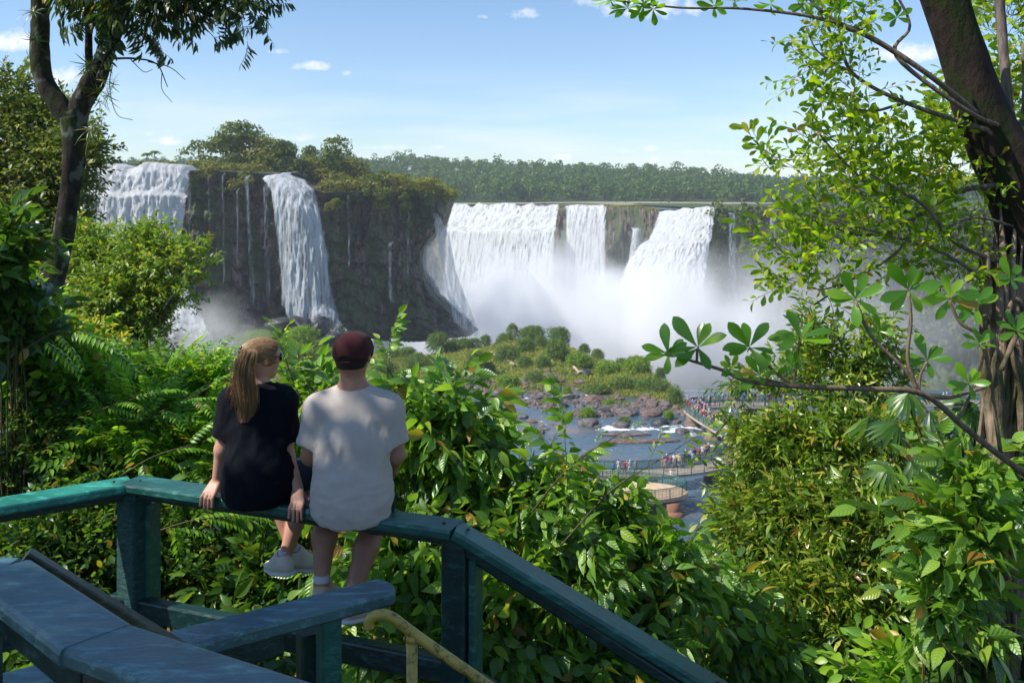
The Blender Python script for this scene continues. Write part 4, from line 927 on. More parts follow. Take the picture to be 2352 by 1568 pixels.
along(pathA, sat(82, 153), sat(46, 152), 22, (-1.3, 1.3), 'on the far walkway', 0)
for i, (cx, sh, hi) in enumerate([(1042, 'bright blue', 0), (1085, 'white', 0), (1132, 'red', 1), (1150, 'pink', 2), (1172, 'light blue', 3), (1215, 'grey', 2)]):
    px, _ = c4(cx, 0); d = 113.2 + (i % 2) * .5; tourist((px - CX) / F_PX * d, d - .4, 'in the leftmost walkway group', 0, sh, hi)
for i, (cx, d) in enumerate([(1435, 115.4), (1450, 114.4), (1462, 115.9), (1495, 115.6), (1520, 115.9), (1548, 116.6), (1560, 115.6), (1598, 117), (1612, 117.4), (1640, 117.2), (1655, 118), (1668, 117), (1682, 118.6), (1715, 119), (1745, 120), (1768, 120.6), (1790, 121)]):
    px, _ = c4(cx, 0); tourist((px - CX) / F_PX * d, d, 'on the lower curved walkway', r_.uniform(-.8, .8), ['orange', 'grey', None, 'red', 'white'][i] if i < 5 else None)
px, _ = c4(1498, 0); tourist((px - CX) / F_PX * 109.6, 109.6, 'alone on the oval platform', 2.5, 'white', 3)
# ------------------------------------------------------------------ timber rails of the lookout
def m_paint(name='worn_green_paint', a=(.005, .036, .034), b=(.015, .115, .092)):
    n = N(name); o = n.pos()
    g = n.noise(o, 7, 8, .7, (1, 4, 4)); big = n.noise(o, 2.2, 6, .65); fine = n.noise(o, 60, 6, .7, (.25, 1, 1))
    c = n.ramp(big, [(.3, a), (.68, b)])
    chip = n.ramp(n.noise(o, 9, 9, .75), [(.64, 0), (.66, 1)]); c = n.mix(chip, c, (.16, .11, .085))
    g2 = n.noise(o, 14, 9, .78, (.5, 2, 2)); pale = n.ramp(g2, [(.52, 0), (.62, .7)]); c = n.mix(pale, c, tuple(min(1, k * 1.9 + .02) for k in b))
    return n.done(n.pbr(c, n.ramp(g, [(.3, .26), (.7, .5)]), n.bump(n.math('ADD', fine, n.math('MULTIPLY', g, .8)), .45, .006), .6))
M_PAINT = m_paint(); M_PAINT_SUN = m_paint('sunlit_green_paint', (.012, .11, .085), (.035, .30, .22)); M_PAINT_SHADE = m_paint('shaded_green_paint', (.002, .012, .014), (.006, .04, .036)); M_PAINT_SKY = m_paint('sky_sheen_green_paint', (.020, .060, .066), (.068, .155, .17))  # copies of the green paint with sun, shade and sky sheen in the colour
def m_rough():
    n = N('rough_green_post'); o = n.pos(); s = n.noise(o, 26, 7, .7, (.8, .8, 1.6)); c = n.ramp(s, [(.3, (.006, .03, .026)), (.7, (.03, .12, .10))])
    return n.done(n.pbr(c, .7, n.bump(s, 1, .02), .4))
M_ROUGH = m_rough()
def W(px, py, d): return np.array(P(px, py, d))
ZR = -1.45; A0 = np.array([-1.983, 4.73, ZR]); B0 = np.array([-.245, 4.07, ZR]); L0 = np.array([-2.62, 4.28, ZR]); C0 = np.array([.95, 3.98, -2.14]); C1 = np.array([1.75, 3.92, -2.66])
rail = empty('wooden_railing', (0, 0, 0), 'green painted timber railing that the couple sit on, running down the steps to the right', 'railing')
def plank(a, b, w, h, name='handrail', par=None, mat=M_PAINT, bev=.012, **k): return build(name, [beam(a, b, w, h, bev, **k) + (0,)], [mat], par, smooth=False)
dz = np.array([0, 0, 1.0])
L1 = A0 + (L0 - A0) * 2.2
plank(L1, A0, .165, .05, par=rail, mat=M_PAINT_SUN); plank(A0 + [.0, 0, .002], B0, .165, .05, par=rail); plank(B0 + [0, 0, -.001], C0, .165, .05, par=rail); plank(C0, C1, .165, .05, par=rail)  # left plank has sunlight painted into its green
plank(L1 - dz * .05, A0 - dz * .05, .075, .045, 'rail_beam', rail, M_PAINT_SHADE); plank(A0 - dz * .05, B0 - dz * .05, .08, .036, 'rail_beam', rail, M_PAINT_SHADE); plank(B0 - dz * .05, C1 - dz * .05, .08, .055, 'rail_beam', rail, M_PAINT_SHADE)  # beams carry the shade under the rail in their colour
def post(p, w, d_, z0, z1, mat, par, name='post', rot=0.0):
    c, s = math.cos(rot), math.sin(rot); v = []
    for z in np.linspace(z0, z1, 30):
        for (x, y) in ((-w/2+.008, -d_/2), (w/2-.008, -d_/2), (w/2, -d_/2+.008), (w/2, d_/2-.008), (w/2-.008, d_/2), (-w/2+.008, d_/2), (-w/2, d_/2-.008), (-w/2, -d_/2+.008)): v.append((p[0] + c * x - s * y, p[1] + s * x + c * y, z))
    a = np.arange(240).reshape(30, 8); a = np.concatenate([a, a[:, :1]], 1); q = np.stack([a[:-1, :-1], a[:-1, 1:], a[1:, 1:], a[1:, :-1]], -1).reshape(-1, 4)
    v += [(p[0], p[1], z0), (p[0], p[1], z1)]; t = [(240, (j + 1) % 8, j) for j in range(8)] + [(241, 232 + j, 232 + (j + 1) % 8) for j in range(8)]
    return mesh_np(name, np.array(v), q, np.array(t), [mat], parent=par, smooth=False)
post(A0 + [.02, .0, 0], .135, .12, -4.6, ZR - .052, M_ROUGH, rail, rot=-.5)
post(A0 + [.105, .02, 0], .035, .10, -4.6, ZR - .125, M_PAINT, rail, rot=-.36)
post(B0 + [-.0, .01, 0], .115, .11, -4.8, ZR - .052, M_PAINT_SHADE, rail, rot=-.36)
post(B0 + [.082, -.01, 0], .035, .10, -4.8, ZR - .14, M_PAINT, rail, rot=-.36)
post(C0 + [.35, .0, 0], .12, .11, -5.4, -2.5, M_PAINT_SHADE, rail, rot=0)
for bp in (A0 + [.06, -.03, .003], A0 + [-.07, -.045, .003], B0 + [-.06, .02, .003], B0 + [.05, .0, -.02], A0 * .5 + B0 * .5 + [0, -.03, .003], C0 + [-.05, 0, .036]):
    build('bolt', [tube([bp - dz * .004, bp + dz * .0035], [.009, .0075], 10) + (0,)], [M_PAINT_SHADE], rail)
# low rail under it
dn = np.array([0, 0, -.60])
plank(L1 + dn - [0, .02, .03], A0 + dn, .07, .11, 'low_rail', rail, M_PAINT_SHADE); plank(A0 + dn - [.1, -.035, .002], B0 + dn, .075, .11, 'low_rail', rail, M_PAINT_SHADE); plank(B0 + dn, C1 + dn, .075, .10, 'low_rail', rail, M_PAINT_SHADE)
# deck boards of the lookout behind and below the rails (out of sight from above the near rail, but there)
# middle rail: ends free beside the steps
ZM = -1.47
mid = empty('stair_railing', (0, 0, 0), 'short green timber rail with a free rounded end, in front of the sitting couple', 'railing')
a = W(385, 1470, 2090 * -ZM / (1470 - HOR)); b = W(900, 1338, 2090 * -ZM / (1338 - HOR)); dirm = (b - a) / np.linalg.norm(b - a)
a2 = a - dirm * .6
def rounded_plank(a, b, w, h, name, par, mat):
    t = (b - a) / np.linalg.norm(b - a); s = np.cross(t, dz); s /= np.linalg.norm(s); pts = []
    out = [(-w/2, 0)] + [(-w/2, 1)]
    n = 30; L = np.linalg.norm(b - a); ring = []
    for i in range(n + 1): ring.append((a + t * (L - .035) * i / n - s * w / 2))
    for k in range(1, 8): an = k / 8 * math.pi; ring.append(b - t * .035 + t * .035 * math.sin(an) - s * w / 2 * math.cos(an))
    for i in range(n + 1): ring.append((b - t * .035 - t * (L - .035) * i / n + s * w / 2))
    ring = np.array(ring); m = len(ring); cen = ring.mean(0)
    def inset(r, e): 
        mid_ = a + np.outer((r - a) @ t, t); q = r - (r - mid_) * e / (w / 2); over = ((r - a) @ t) > L - .03; q[over] -= t * e * .7; return q
    lv = [inset(ring, .012), inset(ring, .004) - dz * .003, ring - dz * .013, ring - dz * (h - .01), inset(ring, .01) - dz * h]
    v = np.concatenate(lv); A = np.arange(5 * m).reshape(5, m); A = np.concatenate([A, A[:, :1]], 1); q = np.stack([A[:-1, :-1], A[1:, :-1], A[1:, 1:], A[:-1, 1:]], -1).reshape(-1, 4)
    # top and bottom as strips between the two long sides
    st = []
    for base in (0, 4 * m):
        i, j = 0, m - 1
        while j - i > 1: st.append((base + i, base + i + 1, base + j - 1, base + j) if base == 0 else (base + j, base + j - 1, base + i + 1, base + i)); i += 1; j -= 1
    q = np.concatenate([q, np.array(st)]); return mesh_np(name, v, q, mats=[mat], parent=par, smooth=False)
rounded_plank(a2, b, .15, .055, 'handrail', mid, M_PAINT_SKY)
plank(a2 - dz * .055, b - dirm * .44 - dz * .055, .08, .09, 'rail_beam', mid, M_PAINT_SHADE)
pp = W(755, 1380, 3.35); post(pp, .075, .09, -4.6, ZM - .058, M_PAINT, mid, rot=.5); pp = W(716, 1380, 3.44); post(pp, .10, .09, -4.6, ZM - .150, M_PAINT_SHADE, mid, rot=.5)
# near rail, close to the camera
near = empty('lookout_railing', (0, 0, 0), 'green timber railing nearest to the viewer, blurred in the bottom left corner', 'railing')
ZN = -.97
n_l, n_a, n1, n2 = np.array([-2.3, 2.46, ZN]), np.array([-1.343, 2.403, ZN]), np.array([-.925, 2.03, ZN]), np.array([.05, 1.512, ZN])
plank(n_l, n_a, .165, .05, par=near, mat=M_PAINT_SKY, bev=.014); plank(n_a + [-.01, .0, .001], n1, .165, .05, par=near, mat=M_PAINT_SKY, bev=.014); plank(n1 + [-.03, .02, -.001], n2, .155, .05, par=near, mat=M_PAINT_SKY, bev=.014)  # sky reflection is painted into the colour of these planks
plank(n_l - dz * .05, n_a - dz * .05, .075, .10, 'rail_beam', near, M_PAINT_SHADE); plank(n_a - dz * .05, n1 - dz * .05, .075, .10, 'rail_beam', near, M_PAINT_SHADE); plank(n1 - dz * .05, n2 - dz * .05, .075, .12, 'rail_beam', near, M_PAINT_SHADE)
post(n_a + [-.10, -.02, 0], .15, .14, -2.55, ZN - .05, M_PAINT_SHADE, near); post(n1 + (n2 - n1) * .55, .12, .12, -2.55, ZN - .05, M_PAINT_SHADE, near)
M_OLIVE = m_paint('olive_paint', (.018, .024, .012), (.045, .06, .03))
side = empty('sloping_board', (0, 0, 0), 'dull olive board sloping down behind the nearest railing', 'board')
plank(W(70, 1262, 2.72), W(430, 1482, 2.86), .05, .05, 'board', side, M_OLIVE, .006)
# floor of the lookout under it all
fl = empty('lookout_deck', (0, 0, 0), 'dark timber deck of the lookout under the nearest railing', 'deck')
for i in range(14): plank(np.array([-3.2, .05 + i * .16, -2.47]), np.array([.1, .05 + i * .16, -2.47]), .15, .04, 'floor_board', fl, M_PAINT_SHADE, .004)
# yellow pipe handrail
M_YEL = (lambda n: n.done(n.pbr(n.mix(n.ramp(n.noise(None, 26, 8, .8), [(.51, 0), (.60, .9)]), n.ramp(n.noise(None, 4, 5), [(.3, (.36, .25, .04)), (.7, (.50, .37, .08))]), (.03, .03, .02)), .38, n.bump(n.noise(None, 40, 4), .15, .003), .5)))(N('yellow_pipe_paint'))
yel = empty('pipe_handrail', (0, 0, 0), 'yellow steel pipe handrail with a hooked end beside the steps', 'handrail')
dy = 3.0; pts = smooth_path([tuple(W(849, 1442, dy)), tuple(W(848, 1428, dy)), tuple(W(858, 1415, dy)), tuple(W(880, 1411, dy)), tuple(W(905, 1420, dy)), tuple(W(945, 1450, dy)), tuple(W(1040, 1517, dy)), tuple(W(1250, 1662, dy))], 8)
build('pipe', [tube(pts, .0175, 14) + (0,)], [M_YEL], yel)
build('support_post', [tube([W(946, 1465, dy), W(946, 1900, dy)], [.0185, .0185], 14) + (0,), tube([W(946, 1458, dy), W(946, 1472, dy)], [.017, .021], 14) + (0,)], [M_YEL], yel)

# ------------------------------------------------------------------ the couple
def m_skin(name, c, c2):
    n = N(name); s = n.noise(None, 9, 5, .6); f = n.noise(None, 160, 3)
    return n.done(n.pbr(n.ramp(s, [(.3, c2), (.7, c)]), .5, n.bump(f, .12, .002), .4, Subsurface_Weight=.06, Subsurface_Scale=.012))
SK_W, SK_M = m_skin('fair_skin', (.52, .29, .20), (.44, .22, .145)), m_skin('tanned_skin', (.40, .20, .125), (.30, .14, .085))
def m_cloth(name, c, wv=420, var=.25):
    n = N(name); s = n.noise(None, 6, 5); f = n.noise(None, wv, 2)
    return n.done(n.pbr(n.mix(n.math('MULTIPLY', s, var * 2), c, tuple(k * .7 for k in c)), .92, n.bump(f, .35, .0015), .12, Sheen_Weight=.03))
M_TEE_W, M_TEE_M, M_SHORTS = m_cloth('black_cotton', (.004, .005, .009)), m_cloth('pale_grey_cotton', (.48, .42, .37), var=.12), m_cloth('navy_shorts', (.012, .018, .035))
M_CAP = m_cloth('maroon_cap_cloth', (.062, .02, .021)); M_SOCK = m_cloth('white_sock', (.6, .6, .6)); M_SHOE = m_cloth('white_shoe_leather', (.66, .60, .52), 90); M_SHOE2 = m_cloth('worn_beige_shoe', (.55, .42, .33), 90)
M_BLACKP = (lambda n: n.done(n.pbr((.012, .012, .014), .25)))(N('black_plastic'))
def head(F, c, yaw, pitch, s, neck, rn):
    f = np.array([math.sin(yaw) * math.cos(pitch), math.cos(yaw) * math.cos(pitch), math.sin(pitch)]); r = np.array([math.cos(yaw), -math.sin(yaw), 0]); u = np.cross(r, f)
    q = lambda a, b, e: c + s * (r * a + f * b + u * e)
    F.cone(q(0, -.030, .022), q(0, .030, .018), .082 * s, .076 * s, .02, (r, .92)); F.cone(q(0, .03, .0), q(0, .052, -.078), .064 * s, .038 * s, .03, (r, .95))
    F.cone(q(0, -.03, -.02), q(0, .0, -.05), .068 * s, .055 * s, .03)
    F.cone(q(0, .096, .018), q(0, .112, -.018), .007 * s, .012 * s, .008); F.cone(q(-.012, .100, -.022), q(.012, .100, -.022), .008 * s, .008 * s, .006)     # nose
    F.cone(q(-.018, .088, -.050), q(.018, .088, -.050), .007 * s, .007 * s, .006); F.cone(q(-.03, .088, .036), q(.03, .088, .036), .010 * s, .010 * s, .012)       # lips, brow
    for e in (-1, 1):
        a = q(e * .030, .094, .012); F.cone(a, a + f * .001, .012 * s, .012 * s, .008, op='sub')
        F.cone(q(e * .078, -.004, .018), q(e * .080, .0, -.018), .019 * s, .012 * s, .006, (r, .42))                                                      # ears
    F.cone(neck, q(0, -.022, -.045), rn, rn * .93, .025)
    return q, f, r, u
def hand(F, wrist, kn, side, tips, thumb, r=.0085, mids=None):
    """wrist, knuckle centre, unit vector along the knuckle row, four finger tips, thumb chain"""
    w, k = np.array(wrist), np.array(kn); side = np.array(side) / np.linalg.norm(side)
    for i, t in enumerate(tips):
        b = k + side * (i - 1.5) * .019; F.cone(w + (k - w) * .25 + side * (i - 1.5) * .012, b, .015, .0125, .008)
        t = np.array(t, float); m = (b + t) / 2 if mids is None else (b + t) / 2 + np.array(mids); F.cone(b, m, .0098, .0088, .003); F.cone(m, t, .0088, .0072, .003)
    th = np.array(thumb, float); F.cone(w + (th[0] - w) * .35, th[0], .017, .0125, .008); F.chain(th, [.012, .010, .0085][:len(th)], .003)
def shoe(parent, heel, toe, up, mat, size=1.0, name='shoe'):
    heel, toe = np.array(heel), np.array(toe); t = (toe - heel) / np.linalg.norm(toe - heel); up = np.array(up, float); up -= t * up.dot(t); up /= np.linalg.norm(up); s = np.cross(t, up)
    lo = np.minimum(heel, toe) - .13; hi = np.maximum(heel, toe) + .13; F = Field(lo, hi, .005); L = np.linalg.norm(toe - heel)
    g = lambda a, b, c: heel + t * L * a + s * b + up * c
    F.cone(g(.02, 0, .02), g(.45, 0, .018), .037, .040, .01); F.cone(g(.45, 0, .012), g(.92, .004, .005), .040, .033, .02, (up, .72)); F.cone(g(.06, 0, .04), g(.22, 0, .066), .036, .036, .02); F.cone(g(.3, 0, .05), g(.6, 0, .022), .034, .030, .02)
    F.cut(g(0, 0, -.028), -up); F.cone(g(.10, 0, .11), g(.14, 0, .05), .028, .022, .006, op='sub')
    v, q = F.mesh(); o = mesh_np(name, v, q, mats=[mat], parent=parent)
    F = Field(lo, hi, .006); F.cone(g(.0, 0, -.02), g(.5, 0, -.02), .040, .043, .01, (up, .35)); F.cone(g(.5, 0, -.02), g(.95, .004, -.017), .043, .034, .01, (up, .35)); v, q = F.mesh(); mesh_np('sole', v, q, mats=[M_SOCK], parent=o)
    parts = [tube([g(.34 + .06 * i, -.022, .062 - .008 * i), g(.35 + .06 * i, 0, .075 - .0095 * i), g(.34 + .06 * i, .022, .062 - .008 * i)], .0028, 5) + (0,) for i in range(5)]
    build('laces', parts, [M_SOCK], o); return o
def folds(F, amp, sc, seed, mask=None):
    g = F.grid(); m = np.abs(F.f) < .03; p = g[m]
    n = fbm(p * np.array(sc), 3, seed) * .65 + fbm(p * np.array(sc)[[1, 0, 2]] * 1.7 + 3, 2, seed + 2) * .35; r = 1 - 2 * np.abs(n); k = amp * r
    if mask is not None: k = k * mask(p)
    F.f[m] -= k
def torso(F, c, zs, rs, fl, k=.04, e=0.0):
    for i in range(len(zs) - 1): F.cone((c[i][0], c[i][1], zs[i]), (c[i + 1][0], c[i + 1][1], zs[i + 1]), rs[i] + e, rs[i + 1] + e, k, ((0, 1, 0), fl))
# --- man
man = empty('person', (-.746, 4.26, -1.45), 'man in pale grey t-shirt and maroon cap sitting on the green railing', 'person'); MO = Vector(man.location)
def add(o, root): o.parent = root; o.matrix_parent_inverse = Matrix.Translation(-root.location); return o
mc = [(-.746, 4.29), (-.746, 4.25), (-.742, 4.235), (-.742, 4.22)]
mz = [-1.02, -1.15, -1.28, -1.375]; mr = [.138, .126, .121, .142]
SL, SR = np.array([-.908, 4.29, -.985]), np.array([-.586, 4.29, -.985])
aL = [SL, (-.945, 4.285, -1.20), (-.895, 4.45, -1.29), (-.86, 4.50, -1.31)]; aR = [SR, (-.552, 4.30, -1.20), (-.588, 4.46, -1.32), (-.61, 4.52, -1.34)]
F = Field((-1.12, 3.98, -2.12), (-.36, 4.86, -.56), .0062)
q_, f_, r_h, u_ = head(F, np.array([-.748, 4.305, -.738]), .18, .03, .96, np.array([-.746, 4.285, -.955]), .060)
torso(F, mc, mz, mr, .62, .05); F.cone(SL, SR, .058, .058, .05); F.cone((-.746, 4.285, -.90), SL, .050, .052, .04); F.cone((-.746, 4.285, -.90), SR, .050, .052, .04)
for A in (aL, aR): F.chain(A, [.060, .046, .030, .028], .02)
hand(F, aL[3], (-.83, 4.58, -1.335), (0, -.4, 1), [(-.76, 4.60, -1.37 + .014 * i) for i in range(4)], [(-.84, 4.55, -1.29), (-.81, 4.58, -1.285)])
hand(F, aR[3], (-.66, 4.58, -1.36), (0, .4, -1), [(-.73, 4.60, -1.33 - .014 * i) for i in range(4)], [(-.65, 4.55, -1.31), (-.68, 4.585, -1.305)])
kL, kR, kLa, kRa = np.array([-.945, 4.66, -1.57]), np.array([-.690, 4.64, -1.60]), np.array([-.935, 4.46, -1.88]), np.array([-.778, 4.36, -1.925])
F.chain([(-.84, 4.28, -1.40), kL], [.085, .066], .04); F.chain([(-.65, 4.28, -1.40), kR], [.085, .068], .04)
for k_, an in ((kL, kLa), (kR, kRa)):
    m_ = k_ * .62 + an * .38 + np.array([0, -.018, 0]); F.chain([k_, m_, an], [.062, .060, .035], .03)
F.cone(kLa, kLa + [0, .10, -.075], .034, .03, .02); F.cone(kRa, kRa + [.04, .08, -.05], .034, .03, .02)
g = F.grid(); F.f = np.where(g[..., 1] < 4.27, np.maximum(F.f, -(g[..., 2] + 1.425)), F.f)
v, q = F.mesh(); add(mesh_np('body', v, q, mats=[SK_M]), man)
F = Field((-1.12, 3.98, -1.58), (-.36, 4.62, -.84), .0058)                                           # t-shirt
torso(F, mc, mz, mr, .66, .05, .013); F.cone(SL, SR, .064, .064, .05); F.cone((-.746, 4.285, -.915), SL, .058, .066, .04); F.cone((-.746, 4.285, -.915), SR, .058, .066, .04)
F.cone((-.742, 4.20, -1.36), (-.74, 4.18, -1.415), .150, .146, .04, ((0, 1, 0), .72)); F.cone((-.80, 4.27, -1.40), (-.68, 4.27, -1.40), .09, .09, .04)
F2 = Field((-1.12, 3.98, -1.58), (-.36, 4.62, -.84), .0058)
for A, k_ in ((aL, -1), (aR, 1)):
    e_ = np.array(A[0]) * .28 + np.array(A[1]) * .72; ax = np.array(A[1]) - np.array(A[0]); ax /= np.linalg.norm(ax); G2 = Field((-1.12, 3.98, -1.58), (-.36, 4.62, -.84), .0058)
    G2.cone(A[0], e_ + [k_ * .01, -.005, -.03], .066, .061, .03); G2.cut(e_, ax); F2.f = np.minimum(F2.f, G2.f)
h_ = np.clip(.5 + .5 * (F.f - F2.f) / .03, 0, 1); F.f = F.f * (1 - h_) + F2.f * h_ - .03 * h_ * (1 - h_)
F.cut((-.74, 4.10, -1.455), (0, .12, -1)); folds(F, .011, (8, 7, 3.6), 5, lambda p: np.clip((-.93 - p[:, 2]) * 5, .25, 1)); folds(F, .006, (20, 10, 6.5), 18, lambda p: np.clip((-.95 - p[:, 2]) * 6, .2, 1)); folds(F, .006, (5, 4, 14), 15, lambda p: np.clip((-1.20 - p[:, 2]) * 8, 0, 1))
for A, k_ in ((aL, -1), (aR, 1)):
    e_ = np.array(A[0]) * .28 + np.array(A[1]) * .72; ax = np.array(A[1]) - np.array(A[0]); ax /= np.linalg.norm(ax); F.cone(e_ - ax * .02 + [k_ * .008, 0, 0], e_ + ax * .04 + [k_ * .008, 0, 0], .050, .052, .004, op='sub')
F.cone((-.746, 4.285, -.93), (-.746, 4.295, -.80), .066, .075, .006, op='sub')
v, q = F.mesh(); sh = add(mesh_np('t_shirt', v, q, mats=[M_TEE_M]), man)
ring = [(-.746 + .069 * math.cos(a), 4.287 + .066 * math.sin(a) , -.925 + .018 * math.sin(a)) for a in np.linspace(0, 2 * math.pi, 33)]; cb = build('collar', [tube(ring, .0052, 6, False)[:2] + (None, 0)], [M_TEE_M]); add(cb, man)
F = Field((-1.12, 4.05, -1.75), (-.45, 4.80, -1.25), .0065)                                          # shorts
F.cone((-.84, 4.26, -1.40), kL * .9 + np.array([-.84, 4.26, -1.40]) * .1, .100, .086, .03); F.cone((-.65, 4.26, -1.40), kR * 1.0 + np.array([0, -.01, -.02]), .100, .088, .03); F.cone((-.66, 4.26, -1.40), (-.83, 4.26, -1.40), .09, .09, .04)
folds(F, .005, (8, 8, 8), 25); F.f = np.where(F.grid()[..., 1] < 4.3, np.maximum(F.f, -(F.grid()[..., 2] + 1.452)), F.f)
v, q = F.mesh(); add(mesh_np('shorts', v, q, mats=[M_SHORTS]), man)
F = Field((-.90, 4.14, -.80), (-.58, 4.56, -.56), .004)                                              # cap
F.cone(q_(0, -.034, .030), q_(0, .030, .028), .094, .088, .02, (r_h, .95)); F.cut(q_(0, 0, -.012), -(u_ * .97 + f_ * .16)); a_ = q_(0, -.14, -.012); F.cone(a_, q_(0, -.08, -.010), .034, .034, .004, op='sub'); F.cone(q_(0, -.02, .01), q_(0, .02, .01), .084, .080, .004, op='sub')
F.cone(q_(0, .10, .028), q_(0, .155, .018), .062, .050, .008, (u_, .10)); v, q = F.mesh(); cap = add(mesh_np('cap', v, q, mats=[M_CAP]), man)
b_ = mesh_np('cap_button', *(lambda a: (a[0] * .009 + np.array(q_(0, -.003, .120)), None, a[1]))(ico(1)), mats=[M_CAP]); add(b_, man)
st = [q_(math.sin(t) * .036, -.118 + .018 * (1 - math.cos(t)), -.006 + .0 * t) for t in np.linspace(-1, 1, 9)]; add(build('cap_strap', [tube(st, .006, 6) + (0,)], [M_CAP]), man)
seam = [tube([q_(math.sin(a) * (.0915 * math.cos(e)) * .98, -.004 - math.cos(a) * .124 * math.cos(e) * 1.0 + .0, .028 + .093 * math.sin(e)) for e in np.linspace(.18, 1.5, 12)], .0014, 4) + (0,) for a in (-1.05, 0, 1.05)]
M_HAIRM = flat_mat('short_brown_hair', (.035, .022, .014)); F = Field((-.90, 4.14, -.86), (-.58, 4.5, -.60), .005); F.cone(q_(0, -.032, .024), q_(0, .024, .024), .0855, .080, .02, (r_h, .94)); F.cone(q_(0, -.045, -.02), q_(0, -.04, .0), .067, .075, .02); F.cut(q_(0, -.0, -.045), -u_); F.cut(q_(0, .04, 0), f_)
v, q = F.mesh(); add(mesh_np('hair', v, q, mats=[M_HAIRM]), man)
M_EYE = flat_mat('eye_white', (.75, .73, .7), .2)
for e in (-1, 1): add(build('eye', [(ico(1)[0] * .0115 + np.array(q_(e * .030, .086, .012)), None, ico(1)[1], 0)], [M_EYE]), man)
for an, to in ((kLa, (.02, .2, -.055)), (kRa, (.085, .16, -.045))):
    add(build('sock', [tube([an + [0, -.002, .045], an + [0, 0, .0], an + np.array(to) * .2], [.0385, .039, .038], 14) + (0,)], [M_SOCK]), man)
    s_ = shoe(None, an + np.array([0, -.035, -.055]), an + np.array([0, -.035, -.055]) + np.array(to) * 1.25, (0, .25, 1), M_SHOE2); add(s_, man)
# --- woman
wom = empty('person', (-1.24, 4.45, -1.45), 'blonde woman with ponytail and black t-shirt sitting on the railing, ankles crossed', 'person')
wc = [(-1.248, 4.455), (-1.240, 4.44), (-1.232, 4.43), (-1.222, 4.42)]; wz = [-1.03, -1.15, -1.27, -1.375]; wr = [.108, .102, .110, .146]
SL, SR = np.array([-1.358, 4.46, -.985]), np.array([-1.128, 4.45, -.985])
aL = [SL, (-1.418, 4.46, -1.22), (-1.452, 4.49, -1.375)]; aR = [SR, (-1.098, 4.43, -1.245), (-1.030, 4.375, -1.385)]
F = Field((-1.58, 4.16, -2.12), (-.93, 5.08, -.60), .0056)
qw, fw, rw, uw = head(F, np.array([-1.232, 4.475, -.778]), .98, -.02, .87, np.array([-1.243, 4.46, -.965]), .047)
torso(F, wc, wz, wr, .64, .05); F.cone(SL, SR, .048, .048, .04); F.cone((-1.243, 4.46, -.93), SL, .036, .044, .04); F.cone((-1.243, 4.46, -.93), SR, .036, .044, .04)
for A in (aL, aR): F.chain(A, [.047, .039, .027], .02)
hand(F, aR[2], (-1.012, 4.300, -1.428), (1, -.38, 0), [(-1.047 + .0215 * i, 4.268 - .006 * i, -1.502 + (.012 if i in (0, 3) else 0)) for i in range(4)], [(-.985, 4.345, -1.425), (-.955, 4.335, -1.432)], mids=(0, -.014, .016))
hand(F, aL[2], (-1.475, 4.445, -1.428), (-1, .38, 0), [(-1.452 - .022 * i, 4.405 + .008 * i, -1.498 + (.012 if i in (0, 3) else 0)) for i in range(4)], [(-1.425, 4.46, -1.425), (-1.405, 4.435, -1.440)], mids=(0, -.012, .016))
kL, kR, kLa, kRa = np.array([-1.285, 4.86, -1.425]), np.array([-1.050, 4.84, -1.43]), np.array([-1.152, 4.80, -1.855]), np.array([-1.182, 4.73, -1.850])
F.chain([(-1.31, 4.47, -1.39), kL], [.08, .060], .04); F.chain([(-1.14, 4.47, -1.39), kR], [.08, .062], .04)
for k_, an in ((kL, kLa), (kR, kRa)): m_ = k_ * .64 + an * .36 + np.array([0, -.02, 0]); F.chain([k_, m_, an], [.054, .056, .030], .02)
F.cone(kLa, kLa + [.06, .09, -.05], .03, .025, .02); F.cone(kRa, kRa + [-.06, .09, -.05], .03, .025, .02)
g = F.grid(); F.f = np.where((g[..., 1] < 4.44) & (g[..., 0] > -1.40) & (g[..., 0] < -1.075), np.maximum(F.f, -(g[..., 2] + 1.425)), F.f)
v, q = F.mesh(); add(mesh_np('body', v, q, mats=[SK_W]), wom)
F = Field((-1.56, 4.18, -1.52), (-.93, 4.72, -.86), .0056)
torso(F, wc, wz, wr, .70, .05, .016); F.cone(SL, SR, .056, .056, .04); F.cone((-1.243, 4.46, -.945), SL, .048, .056, .04); F.cone((-1.243, 4.46, -.945), SR, .048, .056, .04); F.cone((-1.222, 4.41, -1.34), (-1.215, 4.40, -1.40), .156, .152, .04, ((0, 1, 0), .72))
F2 = Field((-1.56, 4.18, -1.52), (-.93, 4.72, -.86), .0056)
for A, k_ in ((aL, -1), (aR, 1)):
    e_ = np.array(A[0]) * .3 + np.array(A[1]) * .7; ax = np.array(A[1]) - np.array(A[0]); ax /= np.linalg.norm(ax); G2 = Field((-1.56, 4.18, -1.52), (-.93, 4.72, -.86), .0056)
    G2.cone(A[0], e_ + [k_ * .012, 0, -.03], .058, .060, .03); G2.cut(e_, ax); F2.f = np.minimum(F2.f, G2.f)
h_ = np.clip(.5 + .5 * (F.f - F2.f) / .03, 0, 1); F.f = F.f * (1 - h_) + F2.f * h_ - .03 * h_ * (1 - h_)
F.cut((-1.2, 4.33, -1.45), (0, .1, -1)); folds(F, .010, (8, 7, 5), 45); folds(F, .006, (18, 9, 8), 47)
for A, k_ in ((aL, -1), (aR, 1)):
    e_ = np.array(A[0]) * .3 + np.array(A[1]) * .7; ax = np.array(A[1]) - np.array(A[0]); ax /= np.linalg.norm(ax); F.cone(e_ - ax * .02 + [k_ * .008, 0, 0], e_ + ax * .04 + [k_ * .008, 0, 0], .046, .049, .004, op='sub')
